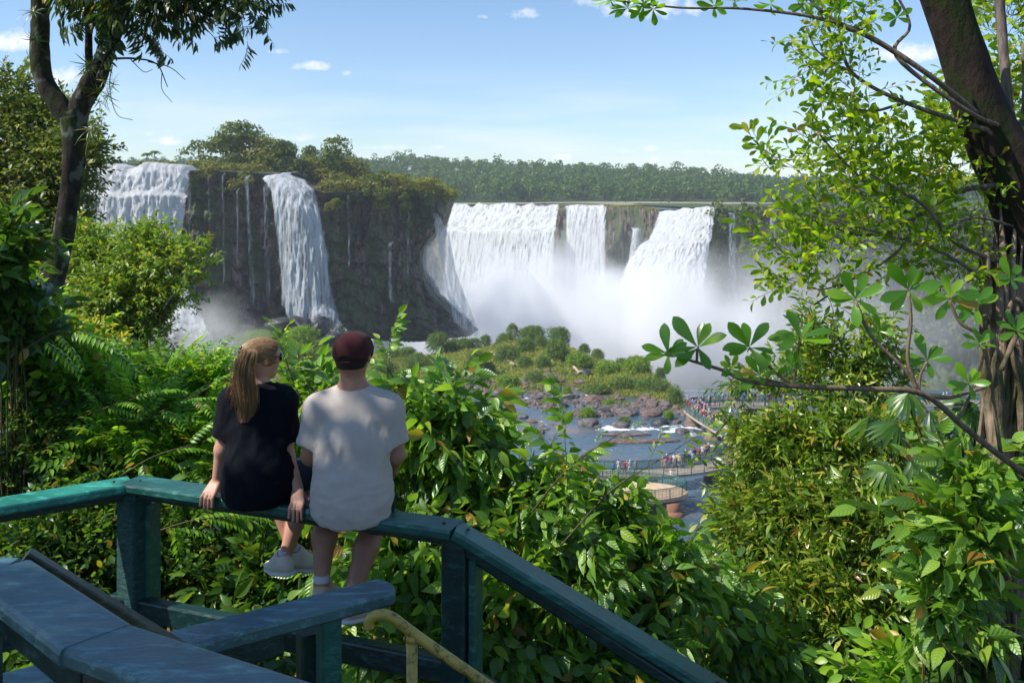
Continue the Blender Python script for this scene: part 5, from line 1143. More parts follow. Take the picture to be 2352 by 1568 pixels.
F.cone((-1.243, 4.46, -.94), (-1.243, 4.465, -.85), .052, .055, .006, op='sub'); v, q = F.mesh(); add(mesh_np('t_shirt', v, q, mats=[M_TEE_W]), wom)
F = Field((-1.50, 4.24, -1.62), (-.93, 5.0, -1.25), .0065)
F.cone((-1.31, 4.45, -1.385), kL * .75 + np.array([-1.31, 4.45, -1.385]) * .25, .092, .076, .03); F.cone((-1.14, 4.45, -1.385), kR * .80 + np.array([-1.14, 4.45, -1.385]) * .2, .092, .078, .03); F.cone((-1.30, 4.45, -1.385), (-1.14, 4.45, -1.385), .085, .085, .03); F.f = np.where(F.grid()[..., 1] < 4.48, np.maximum(F.f, -(F.grid()[..., 2] + 1.452)), F.f)
folds(F, .004, (8, 8, 8), 35); v, q = F.mesh(); add(mesh_np('shorts', v, q, mats=[M_SHORTS]), wom)
def m_hair():
    n = N('light_brown_hair'); c = n.ramp(n.island(), [(0, (.22, .13, .06)), (.5, (.34, .21, .10)), (.9, (.46, .30, .15)), (1, (.62, .45, .26))]); return n.done(n.mixs(.25, n.pbr(c, .38, None, .5), n.trans(n.mix(.5, c, (.6, .35, .12)))))
M_HAIRW = m_hair(); M_SCALP = flat_mat('brown_hair_base', (.17, .095, .042), .6)
F = Field((-1.40, 4.30, -.92), (-1.05, 4.66, -.62), .005); F.cone(qw(0, -.032, .024), qw(0, .024, .024), .0735, .0685, .02, (rw, .94)); F.cone(qw(0, -.045, -.03), qw(0, -.03, .0), .050, .059, .02); F.cut(qw(0, .055, .01), fw + uw * -.7); F.cut(qw(0, 0, -.075), -uw); 
v, q = F.mesh(); hb = add(mesh_np('hair', v, q, mats=[M_SCALP]), wom)
r_ = np.random.default_rng(3); parts = []
tie = qw(0, -.112, .048)
for i in range(2200):                                    # combed back to the tie
    a = r_.uniform(-1.75, 1.75); e = r_.uniform(-.95, 1.45); s0 = np.array([math.sin(a) * math.cos(e) * .083, math.cos(a) * math.cos(e) * .100 - .004, math.sin(e) * .086 + .026])
    if s0[1] > .062 and s0[2] < .055: continue
    t0 = np.array([0, -.108, .048]); pts = []
    for t in np.linspace(0, 1, 8):
        p = s0 * (1 - t) + t0 * t; o_ = np.array([0, -.004, .026]); d_ = p - o_; R_ = np.array([.083, .121, .090]); d_ = d_ / np.linalg.norm(d_ / R_); pts.append(qw(*(o_ + d_ * (1.02 + .04 * r_.random()))))
    parts.append(tube(pts, [.0010] * 8, 3, False)[:2] + (None, 0))
path = [tuple(tie)] + [tuple(P(x, y, d)) for x, y, d in ((572, 806, 4.345), (564, 832, 4.335), (560, 862, 4.335), (563, 895, 4.34), (567, 925, 4.345), (565, 950, 4.35), (560, 974, 4.352))]
S = smooth_path(path, 5); ns_ = len(S)
for i in range(2600):
    k = r_.normal(size=3) * [1, .6, .3]; end = int(ns_ * (1 - .45 * r_.random() ** 1.3)); ph = r_.uniform(0, 6.28); wv = r_.uniform(.001, .007)
    tt = np.linspace(0, 1, ns_)[:end]; w_ = .004 + .0155 * np.sin(np.clip(tt * .9 + .02, 0, 1) * math.pi) ** .9
    pts = S[:end] + k[None] * w_[:, None] + np.stack([np.sin(tt * 15 + ph) * wv * tt, 0 * tt, 0 * tt], -1); pts = pts[::2]
    if len(pts) > 3: parts.append(tube(pts, np.linspace(.0008, .0005, len(pts)), 3, False)[:2] + (None, 0))
for i in range(110):                                     # strays over the left shoulder
    x0, y0 = r_.uniform(545, 570), r_.uniform(820, 880); x1 = x0 - r_.uniform(5, 30); y1 = y0 + r_.uniform(30, 90)
    pts = smooth_path([tuple(P(x0, y0, 4.35)), tuple(P((x0 + x1) / 2 - r_.uniform(0, 12), (y0 + y1) / 2, 4.36)), tuple(P(x1, y1, 4.39))], 4); parts.append(tube(pts, .0008, 3, False)[:2] + (None, 0))
add(build('ponytail', parts, [M_HAIRW]), wom)
kn = [np.array(tie) + r_.normal(size=3) * .007 for _ in range(10)]; add(build('hair_tie', [(ico(1)[0] * .0115 + k, None, ico(1)[1], 0) for k in kn], [M_BLACKP]), wom)
gl = [tube([qw(e * .076, -.01, .022), qw(e * .078, .05, .018), qw(e * .066, .095, .014)], .0028, 6) + (0,) for e in (-1, 1)]
for e in (-1, 1):
    F = Field(np.array(qw(e * .033, .10, .006)) - .05, np.array(qw(e * .033, .10, .006)) + .05, .0035); F.cone(qw(e * .024, .103, .010), qw(e * .044, .095, .008), .021, .019, .004, (fw, .22)); v, q = F.mesh(); gl.append((v, q, None, 0))
add(build('sunglasses', gl, [M_BLACKP]), wom)
for an, to in ((kLa, (.15, .12, -.05)), (kRa, (-.13, .15, -.045))):
    add(build('sock', [tube([an + [0, 0, .035], an, an + np.array(to) * .2], [.033, .034, .034], 14) + (0,)], [M_SOCK]), wom)
    h_ = an - np.array(to) * .22 + [0, -.01, -.060]; s_ = shoe(None, h_, h_ + np.array(to) * 1.18, (0, -.15, 1), M_SHOE); add(s_, wom)
# ------------------------------------------------------------------ near vegetation: leaves on twigs on stems
PROF = {'ovate': [(0, .05), (.1, .5), (.25, .92), (.42, 1), (.6, .82), (.78, .46), (.92, .15), (1, .01)],
        'lance': [(0, .05), (.15, .55), (.4, 1), (.65, .85), (.85, .42), (1, .02)],
        'obov': [(0, .06), (.15, .28), (.35, .62), (.58, .96), (.75, 1), (.9, .66), (1, .06)],
        'small': [(0, .08), (.3, .9), (.6, .85), (1, .03)], 'strap': [(0, .8), (.4, 1), (.75, .7), (1, .05)]}
def leaf(kind, L, Wd, curve=.25, fold=.25, wave=0.0):
    p = PROF[kind]; v, uv = [], []
    for t, w in p:
        y = L * (t - .12 * curve * t * t); z = -curve * L * t * t
        for s in (-1, 0, 1): v.append((s * w * Wd / 2, y, z + (fold * Wd * .5 * w if s else 0) + (wave * Wd * math.sin(t * 17 + s * 1.3) if s else 0))); uv.append((s * w, t))
    n = len(p); q = [(3 * i + j, 3 * i + j + 1, 3 * i + j + 4, 3 * i + j + 3) for i in range(n - 1) for j in (0, 1)]
    return np.array(v), np.array(q), np.array(uv)
def basis(d, up):
    d = d / (np.linalg.norm(d, axis=-1, keepdims=True) + 1e-9); x = np.cross(d, up); x /= np.linalg.norm(x, axis=-1, keepdims=True) + 1e-9; z = np.cross(x, d); return np.stack([x, d, z], -1)   # columns
def put(V, Q, M, U, lv, lq, luv, pos, d, up, s=1.0, mi=0):
    R = basis(np.asarray(d, float), np.asarray(up, float)); n = sum(len(a) for a in V); V.append((lv * s) @ R.T + np.asarray(pos)); Q.append(lq + n); M.append(np.full(len(lq), mi)); U.append(luv)
def twig(V, Q, M, U, pts, r0, r1):
    v, q, _ = tube(pts, np.linspace(r0, r1, len(pts)), 4, False); n = sum(len(a) for a in V); V.append(v); Q.append(q + n); M.append(np.full(len(q), 1)); U.append(np.zeros((len(v), 2)))
def sprig(kind, seed):
    """a leafy twig growing along +Y from the origin, up = +Z"""
    r = np.random.default_rng(seed); V, Q, M, U = [], [], [], []
    if kind in ('droop', 'broad'):
        L = .34; pts = [(0.02 * math.sin(t * 5 + seed), L * t, .05 * t - .09 * t * t) for t in np.linspace(0, 1, 6)]; twig(V, Q, M, U, pts, .0028, .0012)
        for i in range(10):
            t = .12 + .88 * i / 9; b = np.array([.02 * math.sin(t * 5 + seed), L * t, .05 * t - .09 * t * t]); s = -1 if i % 2 else 1
            d = np.array([s * r.uniform(.4, .8), r.uniform(.1, .5), r.uniform(-1.0, -.35)]) if kind == 'droop' else np.array([s * r.uniform(.5, .9), r.uniform(.3, .8), r.uniform(-.45, .25)])
            if i == 9: d = np.array([0, .8, -.6])
            up = np.array([s * .55, .25, .8]) + r.normal(size=3) * .25; k = r.uniform(.7, 1.15); l = leaf('ovate', .118, .052, r.uniform(.1, .45), r.uniform(.15, .4)); put(V, Q, M, U, *l, b + d * .012, d, up, k)
    elif kind in ('pinnate', 'feather'):
        n = 10 if kind == 'pinnate' else 13; L = .38; pts = [(0, L * t, .05 * t - .14 * t * t) for t in np.linspace(0, 1, 6)]; twig(V, Q, M, U, pts, .0024, .001)
        for i in range(n):
            t = .14 + .86 * i / (n - 1); b = np.array([0, L * t, .05 * t - .14 * t * t]); w = math.sin(math.pi * (.18 + .72 * t))
            for s in (-1, 1):
                d = np.array([s * 1.0, .45 + .3 * t, -.22 + r.normal() * .1]); l = leaf('ovate' if kind == 'pinnate' else 'lance', .078 if kind == 'pinnate' else .085, .027 if kind == 'pinnate' else .018, .3, .2); put(V, Q, M, U, *l, b, d, np.array([0, .1, 1]) + r.normal(size=3) * .12, .55 + .6 * w)
    elif kind == 'small':
        L = .26; pts = [(.015 * math.sin(6 * t + seed), L * t, .03 * t) for t in np.linspace(0, 1, 4)]; twig(V, Q, M, U, pts, .002, .001)
        for i in range(13):
            t = .1 + .9 * i / 12; b = np.array([.015 * math.sin(6 * t + seed), L * t, .03 * t]); a = i * 2.4; d = np.array([math.cos(a), .7 + r.normal() * .2, math.sin(a) * .7 - .1]); l = leaf('small', .052, .024, .2, .2); put(V, Q, M, U, *l, b, d, np.array([0, 0, 1]) + r.normal(size=3) * .5, r.uniform(.7, 1.3))
    elif kind == 'lance':
        L = .30; pts = [(.02 * math.sin(4 * t + seed), L * t, .05 * t) for t in np.linspace(0, 1, 4)]; twig(V, Q, M, U, pts, .0026, .0012)
        for i in range(14):
            t = .08 + .92 * i / 13; b = np.array([.02 * math.sin(4 * t + seed), L * t, .05 * t]); a = i * 2.4 + r.normal() * .2; d = np.array([math.cos(a), .75, math.sin(a) * .8 - .15]); l = leaf('lance', .10, .025, r.uniform(.1, .5), .2, .12); put(V, Q, M, U, *l, b, d, np.array([0, -.3, 1]) + r.normal(size=3) * .35, r.uniform(.7, 1.25))
    elif kind == 'hang':
        L = .3; pts = [(.02 * math.sin(4 * t + seed), L * t, .02 * t) for t in np.linspace(0, 1, 4)]; twig(V, Q, M, U, pts, .003, .0015)
        for i in range(15):
            t = .1 + .9 * i / 14; b = np.array([.02 * math.sin(4 * t + seed), L * t, .02 * t]); s = -1 if i % 2 else 1; d = np.array([s * r.uniform(.2, .7), r.uniform(.2, .7), -r.uniform(.3, 1.2)]); l = leaf('lance', .115, .026, .2, .2); put(V, Q, M, U, *l, b, d, np.array([s, .3, .5]) + r.normal(size=3) * .3, r.uniform(.7, 1.2))
    elif kind == 'airy':
        L = .30; pts = [(.03 * math.sin(4 * t + seed), L * t, .05 * t) for t in np.linspace(0, 1, 5)]; twig(V, Q, M, U, pts, .0028, .0012)
        for i in range(9):
            t = .25 + .75 * i / 8; b = np.array([.03 * math.sin(4 * t + seed), L * t, .05 * t]); a = i * 2.4 + r.normal() * .3; d = np.array([math.cos(a), .55, math.sin(a) * .6 + .05]); l = leaf('obov', .085, .036, r.uniform(.1, .5), .25); put(V, Q, M, U, *l, b + d * .008, d, np.array([0, -.2, 1]) + r.normal(size=3) * .4, r.uniform(.65, 1.2))
    elif kind == 'whorl':
        twig(V, Q, M, U, [(0, -.05, 0), (0, 0, 0)], .004, .003)
        n = 7
        for i in range(n): a = i * 2.4 + r.normal() * .2; e = r.uniform(-.15, .75); d = np.array([math.cos(a), e + .15, math.sin(a)]); l = leaf('obov', .155, .058, r.uniform(.05, .3), .22); put(V, Q, M, U, *l, np.array([0, -.02 * (i / n), 0]) + d * .006, d, np.array([0, 1, 0]) + r.normal(size=3) * .25, r.uniform(.75, 1.15))
    elif kind == 'palmate':
        twig(V, Q, M, U, [(0, -.35, -.08), (0, -.15, .0), (0, 0, 0)], .005, .004)
        for i in range(11): a = (i - 5) * .26; d = np.array([math.sin(a) * 1.0, math.cos(a), -.12 - .1 * abs(a)]); l = leaf('strap', .30 * (1 - .035 * abs(i - 5)), .038, .35, .2, .04); put(V, Q, M, U, *l, np.zeros(3), d, np.array([0, 0, 1.0]) + r.normal(size=3) * .1, 1)
    elif kind == 'strap':
        for i in range(16): a = i * 2.4; d = np.array([math.cos(a), math.sin(a), r.uniform(.3, 1.4)]); l = leaf('strap', .26, .02, r.uniform(.3, 1.1), .3); put(V, Q, M, U, *l, np.zeros(3), d, np.array([0, 0, 1.0]), r.uniform(.6, 1.2))
    return np.concatenate(V), np.concatenate(Q), np.concatenate(M), np.concatenate(U)
TPL = {k: [sprig(k, s) for s in range(6)] for k in ('droop', 'broad', 'pinnate', 'feather', 'small', 'lance', 'hang', 'airy', 'whorl', 'palmate', 'strap')}
def foliage(name, kind, pos, dirs, ups, scale, mats, parent=None, seed=0):
    r = np.random.default_rng(seed); k = r.integers(0, 6, len(pos)); V, Q, M, U = [], [], [], []; n = 0
    R = basis(np.asarray(dirs, float), np.asarray(ups, float)); scale = np.broadcast_to(scale, (len(pos),))
    for t in range(6):
        i = np.where(k == t)[0]
        if not len(i): continue
        v, q, m, u = TPL[kind][t]; w = np.einsum('nij,vj->nvi', R[i] * scale[i, None, None], v) + np.asarray(pos)[i][:, None]
        V.append(w.reshape(-1, 3)); Q.append((q[None] + n + np.arange(len(i))[:, None, None] * len(v)).reshape(-1, 4)); M.append(np.tile(m, len(i))); U.append(np.tile(u, (len(i), 1))); n += len(i) * len(v)
    return mesh_np(name, np.concatenate(V), np.concatenate(Q), mats=mats, mq=np.concatenate(M), uv=np.concatenate(U), parent=parent)
ST = lambda *c: [(0, c[0]), (.35, c[1]), (.7, c[2]), (1, c[3])]
L_DROOP = leaf_mat('drooping_shrub_leaves', ST((0.034, 0.093, 0.025), (0.07, 0.18, 0.034), (0.12, 0.28, 0.045), (0.25, 0.40, 0.06)), veins=True, tmix=.40, rough=.36, spec=.9, bigs=1.3)
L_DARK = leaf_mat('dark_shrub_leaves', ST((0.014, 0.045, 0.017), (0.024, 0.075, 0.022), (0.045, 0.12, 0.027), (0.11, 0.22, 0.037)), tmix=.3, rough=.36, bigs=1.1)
L_FROND = leaf_mat('bright_frond_leaves', ST((0.046, 0.139, 0.019), (0.078, 0.217, 0.022), (0.139, 0.326, 0.031), (0.248, 0.434, 0.046)), tmix=.42, rough=.4, bigs=1)
L_FEATH = leaf_mat('feathery_tree_leaves', ST((0.034, 0.070, 0.022), (0.062, 0.116, 0.031), (0.132, 0.171, 0.046), (0.248, 0.240, 0.078)), tmix=.25, rough=.5, bigs=.5)
L_LIGHT = leaf_mat('light_green_leaves', ST((0.062, 0.132, 0.031), (0.116, 0.217, 0.046), (0.186, 0.295, 0.062), (0.310, 0.388, 0.109)), tmix=.35, rough=.45, bigs=.6)
L_GOLD = leaf_mat('yellow_green_leaves', ST((0.139, 0.186, 0.031), (0.232, 0.295, 0.046), (0.372, 0.403, 0.078), (0.558, 0.496, 0.139)), tmix=.35, rough=.5, bigs=.8)
L_LANCE = leaf_mat('narrow_shrub_leaves', ST((.03, .075, .018), (.075, .16, .025), (.15, .26, .035), (.34, .40, .12)), tmix=.34, rough=.34, spec=.9, bigs=1.2)
L_BACKLIT = leaf_mat('sunlit_tree_leaves', ST((.035, .10, .015), (.09, .19, .018), (.17, .29, .022), (.30, .38, .05)), trans=(.42, .62, .02), tmix=.5, rough=.4, bigs=1)
L_WHORL = leaf_mat('large_leathery_leaves', ST((0.039, 0.132, 0.019), (0.062, 0.186, 0.022), (0.093, 0.248, 0.025), (0.155, 0.310, 0.031)), trans=(.30, .58, .02), veins=False, tmix=.48, rough=.3, spec=.6)
L_HANG = leaf_mat('dark_canopy_leaves', ST((.012, .03, .012), (.018, .045, .014), (.03, .06, .018), (.05, .08, .02)), tmix=.2, rough=.4)  # very dark green for the hanging leaves and epiphytes of the forked tree
M_STEM = bark_mat('green_brown_stem', (.05, .045, .02), (.13, .11, .06), 30); M_TWIG = bark_mat('grey_twig', (.07, .055, .045), (.22, .18, .15), 40)

def heap(lobes, n, seed, front=.72, squash=1.0):
    """points on a heap of ellipsoids given as (px, py, rx px, ry px, depth), most on the side that faces the light and the open"""
    r = np.random.default_rng(seed); Lb = []
    for px, py, rx, ry, d in lobes: c = P(px, py, d); Lb.append((c.x, c.y, c.z, rx / F_PX * d, (rx + ry) / 2 / F_PX * d * .8, ry / F_PX * d))
    Lb = np.array(Lb); w = Lb[:, 3] * Lb[:, 5]; w /= w.sum(); k = r.choice(len(Lb), n, p=w)
    d = r.normal(size=(n, 3)); d /= np.linalg.norm(d, axis=1)[:, None]; f = r.random(n) < front; d[f, 1] = -np.abs(d[f, 1]); g = r.random(n) < .55; d[g, 2] = np.abs(d[g, 2])
    rad = (.45 + .6 * r.random(n) ** .55) * (1 + .22 * vnoise(d * 2.5 + k[:, None] * 3.7, seed)); return Lb[k, :3] + d * Lb[k, 3:] * rad[:, None], d, Lb, r
def shrub(name, kind, lobes, n, mat, label, cat='shrub', group='leafy shrubs below the lookout', scale=1.0, seed=0, rise=.45, stems=True, ground=None, front=.72, upd=(0, 0, 1), stemr=.012):
    p, d, Lb, r = heap(lobes, n, seed, front); c = Lb[:, :3].mean(0); gz = float(hillz(np.array([c[0]]), np.array([c[1]]))[0]) if ground is None else ground
    base = Vector((c[0], c[1], gz)); o = empty(name, tuple(base), label, cat, group)
    dirs = d + r.normal(size=d.shape) * .4 + np.array([0, 0, rise]); ups = np.array(upd) + r.normal(size=d.shape) * .3
    foliage('foliage', kind, p - np.array(base) - dirs / np.linalg.norm(dirs, axis=1)[:, None] * .15 * scale, dirs, ups, scale * r.uniform(.75, 1.25, n), [mat, M_STEM], o, seed)
    if stems:
        parts = []; root = np.array([0, 0, -.2])
        for i in r.choice(n, min(n, 9 + n // 25), replace=False):
            t = p[i] - np.array(base); m1 = root * .6 + t * .4 + r.normal(size=3) * .12 + [0, 0, .1]; m2 = root * .25 + t * .75 + r.normal(size=3) * .06
            s = smooth_path([tuple(root + r.normal(size=3) * [.12, .12, 0]), tuple(m1), tuple(m2), tuple(t)], 3); parts.append(tube(s, np.linspace(stemr, .0025, len(s)), 5, False)[:2] + (None, 0))
        build('stems', parts, [M_STEM], o)
    return o
# centre: glossy drooping shrubs right behind the rail
for i, (lobes, n, lab) in enumerate([
    ([(760, 1010, 110, 120, 5.9), (690, 960, 60, 90, 5.9)], 95, 'glossy drooping shrub showing between the woman and the man'),
    ([(985, 1060, 120, 150, 5.7), (1040, 960, 75, 70, 5.8)], 130, 'tall glossy shrub right beside the man with hanging oval leaves'),
    ([(1180, 1210, 150, 130, 5.6), (1090, 1060, 55, 80, 5.7), (1255, 1110, 50, 60, 5.7)], 140, 'glossy shrub in front of the river boulders right of the man'),
    ([(1370, 1245, 110, 110, 6.0), (1330, 1130, 45, 45, 6.0), (1425, 1210, 45, 50, 6.0)], 105, 'glossy shrub just left of the oval viewing platform'),
    ([(960, 1320, 150, 150, 5.4)], 105, 'large leaved drooping shrub directly above the timber corner post'),
    ([(1230, 1370, 200, 150, 5.3)], 150, 'broad shaded shrub under the sloping stair rail with drooping leaves'),
    ([(1480, 1390, 140, 130, 5.8), (1520, 1320, 60, 55, 6)], 135, 'drooping shrub on the slope below the oval platform'),
    ([(1640, 1480, 120, 150, 6.4), (1760, 1560, 110, 100, 6.4)], 110, 'dark veined shrub at the lower end of the stair rail'),
    ([(980, 1560, 210, 120, 5.0)], 90, 'drooping shrub at the bottom edge behind the yellow handrail'),
    ([(1330, 1590, 230, 110, 5.2)], 90, 'deep shaded shrub at the bottom edge under the stair rail')]):
    shrub('shrub', 'droop', lobes, int(n * 1.5), L_DROOP, lab, scale=1.0, seed=40 + i, rise=.35)
# slender shoots that stand above the others
def shoot(rows, kind, mat, label, scale=1.0, seed=0, every=.16, r0=.006, group='single shoots rising above the shrubs', name='shoot', spread=.8, stem=None):
    w = np.array([tuple(P(a, b, c)) for a, b, c in rows]); s = smooth_path([tuple(x) for x in w], 6); o = empty(name, tuple(s[0]), label, 'shoot', group)
    build('stem', [tube(s - s[0], np.linspace(r0, .0018, len(s)), 6) + (0,)], [stem or M_STEM], o); r = np.random.default_rng(seed); L = np.r_[0, np.cumsum(np.linalg.norm(np.diff(s, axis=0), axis=1))]; t = np.arange(L[-1] * .25, L[-1], every * scale); t = np.r_[t, L[-1]]
    p = np.stack([np.interp(t, L, s[:, k]) for k in range(3)], -1) - s[0]; tg = s[-1] - s[-3]; tg /= np.linalg.norm(tg); d = tg + r.normal(size=p.shape) * spread; d[-1] = tg; foliage('foliage', kind, p, d, np.array([0, 0, 1]) + r.normal(size=p.shape) * .2, scale * r.uniform(.8, 1.1, len(p)), [mat, M_STEM], o, seed); return o
shoot([(880, 1000, 5.6), (888, 900, 5.6), (896, 805, 5.6)], 'droop', L_DROOP, 'drooping leafy tip rising just right of the cap', .62, 1, .2, spread=.5)
shoot([(1304, 1200, 5.2), (1302, 1080, 5.2), (1296, 985, 5.2)], 'droop', L_DROOP, 'tall drooping shoot standing in front of the river', .85, 2, .2, spread=.4)
shoot([(700, 940, 5.6), (672, 870, 5.6), (642, 785, 5.6)], 'broad', L_DROOP, 'thin curled shoot beside the sunglasses of the woman', .42, 3, .1, spread=.3)
shoot([(1290, 1250, 5.0), (1400, 1130, 4.9), (1490, 1070, 4.9), (1552, 1035, 4.9)], 'airy', L_BACKLIT, 'bright arching shoot in front of the oval platform', .75, 4, .2, spread=.6)
shoot([(1180, 1230, 5.2), (1300, 1080, 5.1), (1400, 1010, 5.1), (1436, 990, 5.1)], 'airy', L_BACKLIT, 'thin bare shoot with tiny leaf tip crossing the shallow river', .4, 5, .3, spread=.4)
shoot([(965, 960, 5.6), (905, 870, 5.6), (880, 820, 5.6)], 'broad', L_DROOP, 'short side shoot between the cap and the tallest leafy tip', .4, 6, .15)
# left: shade below the rail and fronds above it
for i, (kind, lobes, n, mat, sc, lab) in enumerate([
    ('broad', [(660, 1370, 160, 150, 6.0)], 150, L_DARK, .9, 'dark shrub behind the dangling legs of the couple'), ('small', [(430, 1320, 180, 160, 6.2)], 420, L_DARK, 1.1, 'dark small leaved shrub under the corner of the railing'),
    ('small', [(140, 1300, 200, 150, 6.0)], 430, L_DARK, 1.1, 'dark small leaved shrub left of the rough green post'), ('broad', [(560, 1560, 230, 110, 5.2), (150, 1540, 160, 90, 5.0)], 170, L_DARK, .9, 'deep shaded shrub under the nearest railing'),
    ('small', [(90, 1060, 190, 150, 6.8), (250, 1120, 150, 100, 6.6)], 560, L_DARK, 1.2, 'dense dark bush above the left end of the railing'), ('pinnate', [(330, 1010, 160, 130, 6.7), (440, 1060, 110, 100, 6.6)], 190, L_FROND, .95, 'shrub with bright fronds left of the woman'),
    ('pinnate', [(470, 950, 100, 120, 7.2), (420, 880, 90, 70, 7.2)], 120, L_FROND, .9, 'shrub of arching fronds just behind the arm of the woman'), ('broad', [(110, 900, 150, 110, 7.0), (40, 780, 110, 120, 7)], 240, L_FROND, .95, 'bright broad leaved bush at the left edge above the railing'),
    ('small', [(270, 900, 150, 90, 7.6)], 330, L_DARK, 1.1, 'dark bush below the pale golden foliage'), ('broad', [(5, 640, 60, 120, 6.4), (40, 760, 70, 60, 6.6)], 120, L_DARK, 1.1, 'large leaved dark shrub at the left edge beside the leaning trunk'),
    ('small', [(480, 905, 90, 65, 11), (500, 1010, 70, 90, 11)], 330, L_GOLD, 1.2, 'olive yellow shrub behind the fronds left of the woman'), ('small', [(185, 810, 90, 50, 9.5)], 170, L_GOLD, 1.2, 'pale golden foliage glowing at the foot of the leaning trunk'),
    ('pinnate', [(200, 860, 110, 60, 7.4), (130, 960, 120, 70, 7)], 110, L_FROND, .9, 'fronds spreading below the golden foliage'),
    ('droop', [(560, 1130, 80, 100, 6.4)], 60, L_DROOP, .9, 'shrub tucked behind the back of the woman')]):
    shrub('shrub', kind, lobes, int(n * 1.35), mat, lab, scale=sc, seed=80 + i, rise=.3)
for i, (rows, sc, lab) in enumerate([([(250, 1000, 6.4), (380, 940, 6.3), (520, 870, 6.3)], .8, 'long bright frond branch reaching up toward the islet'), ([(180, 960, 6.3), (260, 930, 6.2), (340, 905, 6.2)], .75, 'bright frond branch in the middle of the left thicket'),
    ([(280, 1090, 6.0), (360, 1045, 6.0), (480, 1010, 6.0)], .75, 'frond branch just above the railing on the left'), ([(330, 1230, 5.6), (440, 1195, 5.5), (530, 1185, 5.5)], .7, 'sunlit frond hanging under the railing corner'),
    ([(60, 800, 6.2), (140, 760, 6.1), (220, 790, 6.1)], .9, 'broad frond branch in front of the leaning trunk')]):
    shoot(rows, 'pinnate', L_FROND, lab, sc, 20 + i, .14, spread=.45)
# mid-distance trees on the left
def crown_tree(name, lobes, kind, n, mat, trunk, label, scale, seed, tr=.12, bark=None, front=.6, rise=.3):
    p, d, Lb, r = heap(lobes, n, seed, front); b = np.array(trunk[0]); o = empty(name, tuple(b), label, 'tree', 'trees around the lookout')
    dirs = d + r.normal(size=d.shape) * .45 + [0, 0, rise]; foliage('crown', kind, p - b, dirs, np.array([0, 0, 1]) + r.normal(size=d.shape) * .3, scale * r.uniform(.75, 1.25, n), [mat, M_TWIG], o, seed)
    tp = [np.array(t) - b for t in trunk]; s = smooth_path([tuple(t) for t in tp], 5); parts = [tube(s, np.linspace(tr, tr * .45, len(s)), 8, True, .3) + (0,)]
    for l in Lb:
        a = s[int(len(s) * .55)]; e = l[:3] - b; m = (a + e) / 2 + [0, 0, -.15 * abs(e[0] - a[0])]; q = smooth_path([tuple(a), tuple(m), tuple(e)], 5); parts.append(tube(q, np.linspace(tr * .4, tr * .12, len(q)), 6) + (0,))
        for _ in range(10):
            i = r.integers(n); w = p[i] - b
            if np.linalg.norm(w - e) < l[3] * 1.4: parts.append(tube([e, (e + w) / 2 + r.normal(size=3) * .08, w], [tr * .12, tr * .07, .004], 4) + (0,))
    build('trunk', parts, [bark or M_TWIG], o); return o
crown_tree('tree', [(225, 630, 65, 60, 14), (195, 580, 32, 30, 14), (345, 610, 50, 45, 13.5), (415, 620, 34, 26, 13.2), (455, 605, 20, 14, 13.2), (340, 565, 28, 18, 13.6), (285, 700, 90, 55, 13.5), (220, 790, 90, 60, 13.5), (400, 680, 26, 22, 13.2), (330, 775, 45, 36, 13.5)], 'small', 2000, L_LIGHT,
           [P(300, 1100, 14), P(290, 900, 14), P(280, 760, 14), P(300, 660, 14)], 'light green leafy tree in front of the broad left waterfall', 1.45, 5, .16, rise=.15)
crown_tree('tree', [(20, 250, 60, 60, 18), (50, 330, 90, 70, 18), (120, 300, 60, 50, 18), (60, 440, 120, 90, 18), (160, 390, 70, 60, 17.5), (200, 345, 22, 36, 17.5), (165, 440, 24, 50, 17.5), (60, 560, 120, 90, 17.5), (115, 520, 55, 60, 17.5)], 'small', 2100, L_FEATH,
           [P(60, 1100, 18), P(60, 700, 18), P(70, 450, 18), P(60, 330, 18)], 'dark feathery leaved tree at the far left behind the leaning trunk', 2.0, 6, .25, rise=.05)
M_TRUNKL = bark_mat('mossy_lichen_bark', (.012, .011, .010), (.055, .042, .034), 16, (1, 1, .5), .9, .03, (.03, .045, .012), (.13, .14, .11))
tl = empty('leaning_tree', tuple(P(70, 900, 9)), 'dark forked tree with mossy trunk and hanging leaves at the upper left', 'tree'); tb = np.array(P(70, 900, 9)); K = 1 / F_PX * 9
def tp_(rows, rough=.25, n=10, seed=0): w = [tuple(np.array(P(a, b, c)) - tb) + (r * K,) for a, b, c, r in rows]; s = smooth_path(w, 7); return tube(s[:, :3], np.maximum(s[:, 3], .003), n, True, rough, seed) + (0,)
build('trunk', [tp_([(20, 1500, 9, 34), (50, 1000, 9, 30), (85, 780, 9, 27), (125, 640, 9, 25), (152, 500, 9, 23), (170, 380, 9, 24), (172, 310, 9, 27), (165, 270, 9, 27)], .3, 16), tp_([(168, 290, 9, 24), (130, 232, 9, 21), (101, 185, 9, 21), (92, 120, 9, 20), (92, 40, 9, 19), (88, -80, 9, 18)], .3, 14, 3),
    tp_([(170, 290, 9, 24), (190, 235, 9, 21), (212, 185, 9.0, 24), (226, 150, 9, 17), (236, 110, 9, 11), (240, 95, 9, 8)], .5, 14, 5), tp_([(206, 170, 9, 9), (204, 90, 9, 8), (210, -60, 9, 7)]), tp_([(232, 185, 9, 12), (250, 130, 9, 11), (275, 60, 9, 10), (300, -60, 9, 9)]), tp_([(225, 180, 8.9, 5), (245, 120, 8.9, 4), (258, 20, 8.9, 4), (262, -60, 8.9, 3)])], [M_TRUNKL], tl)
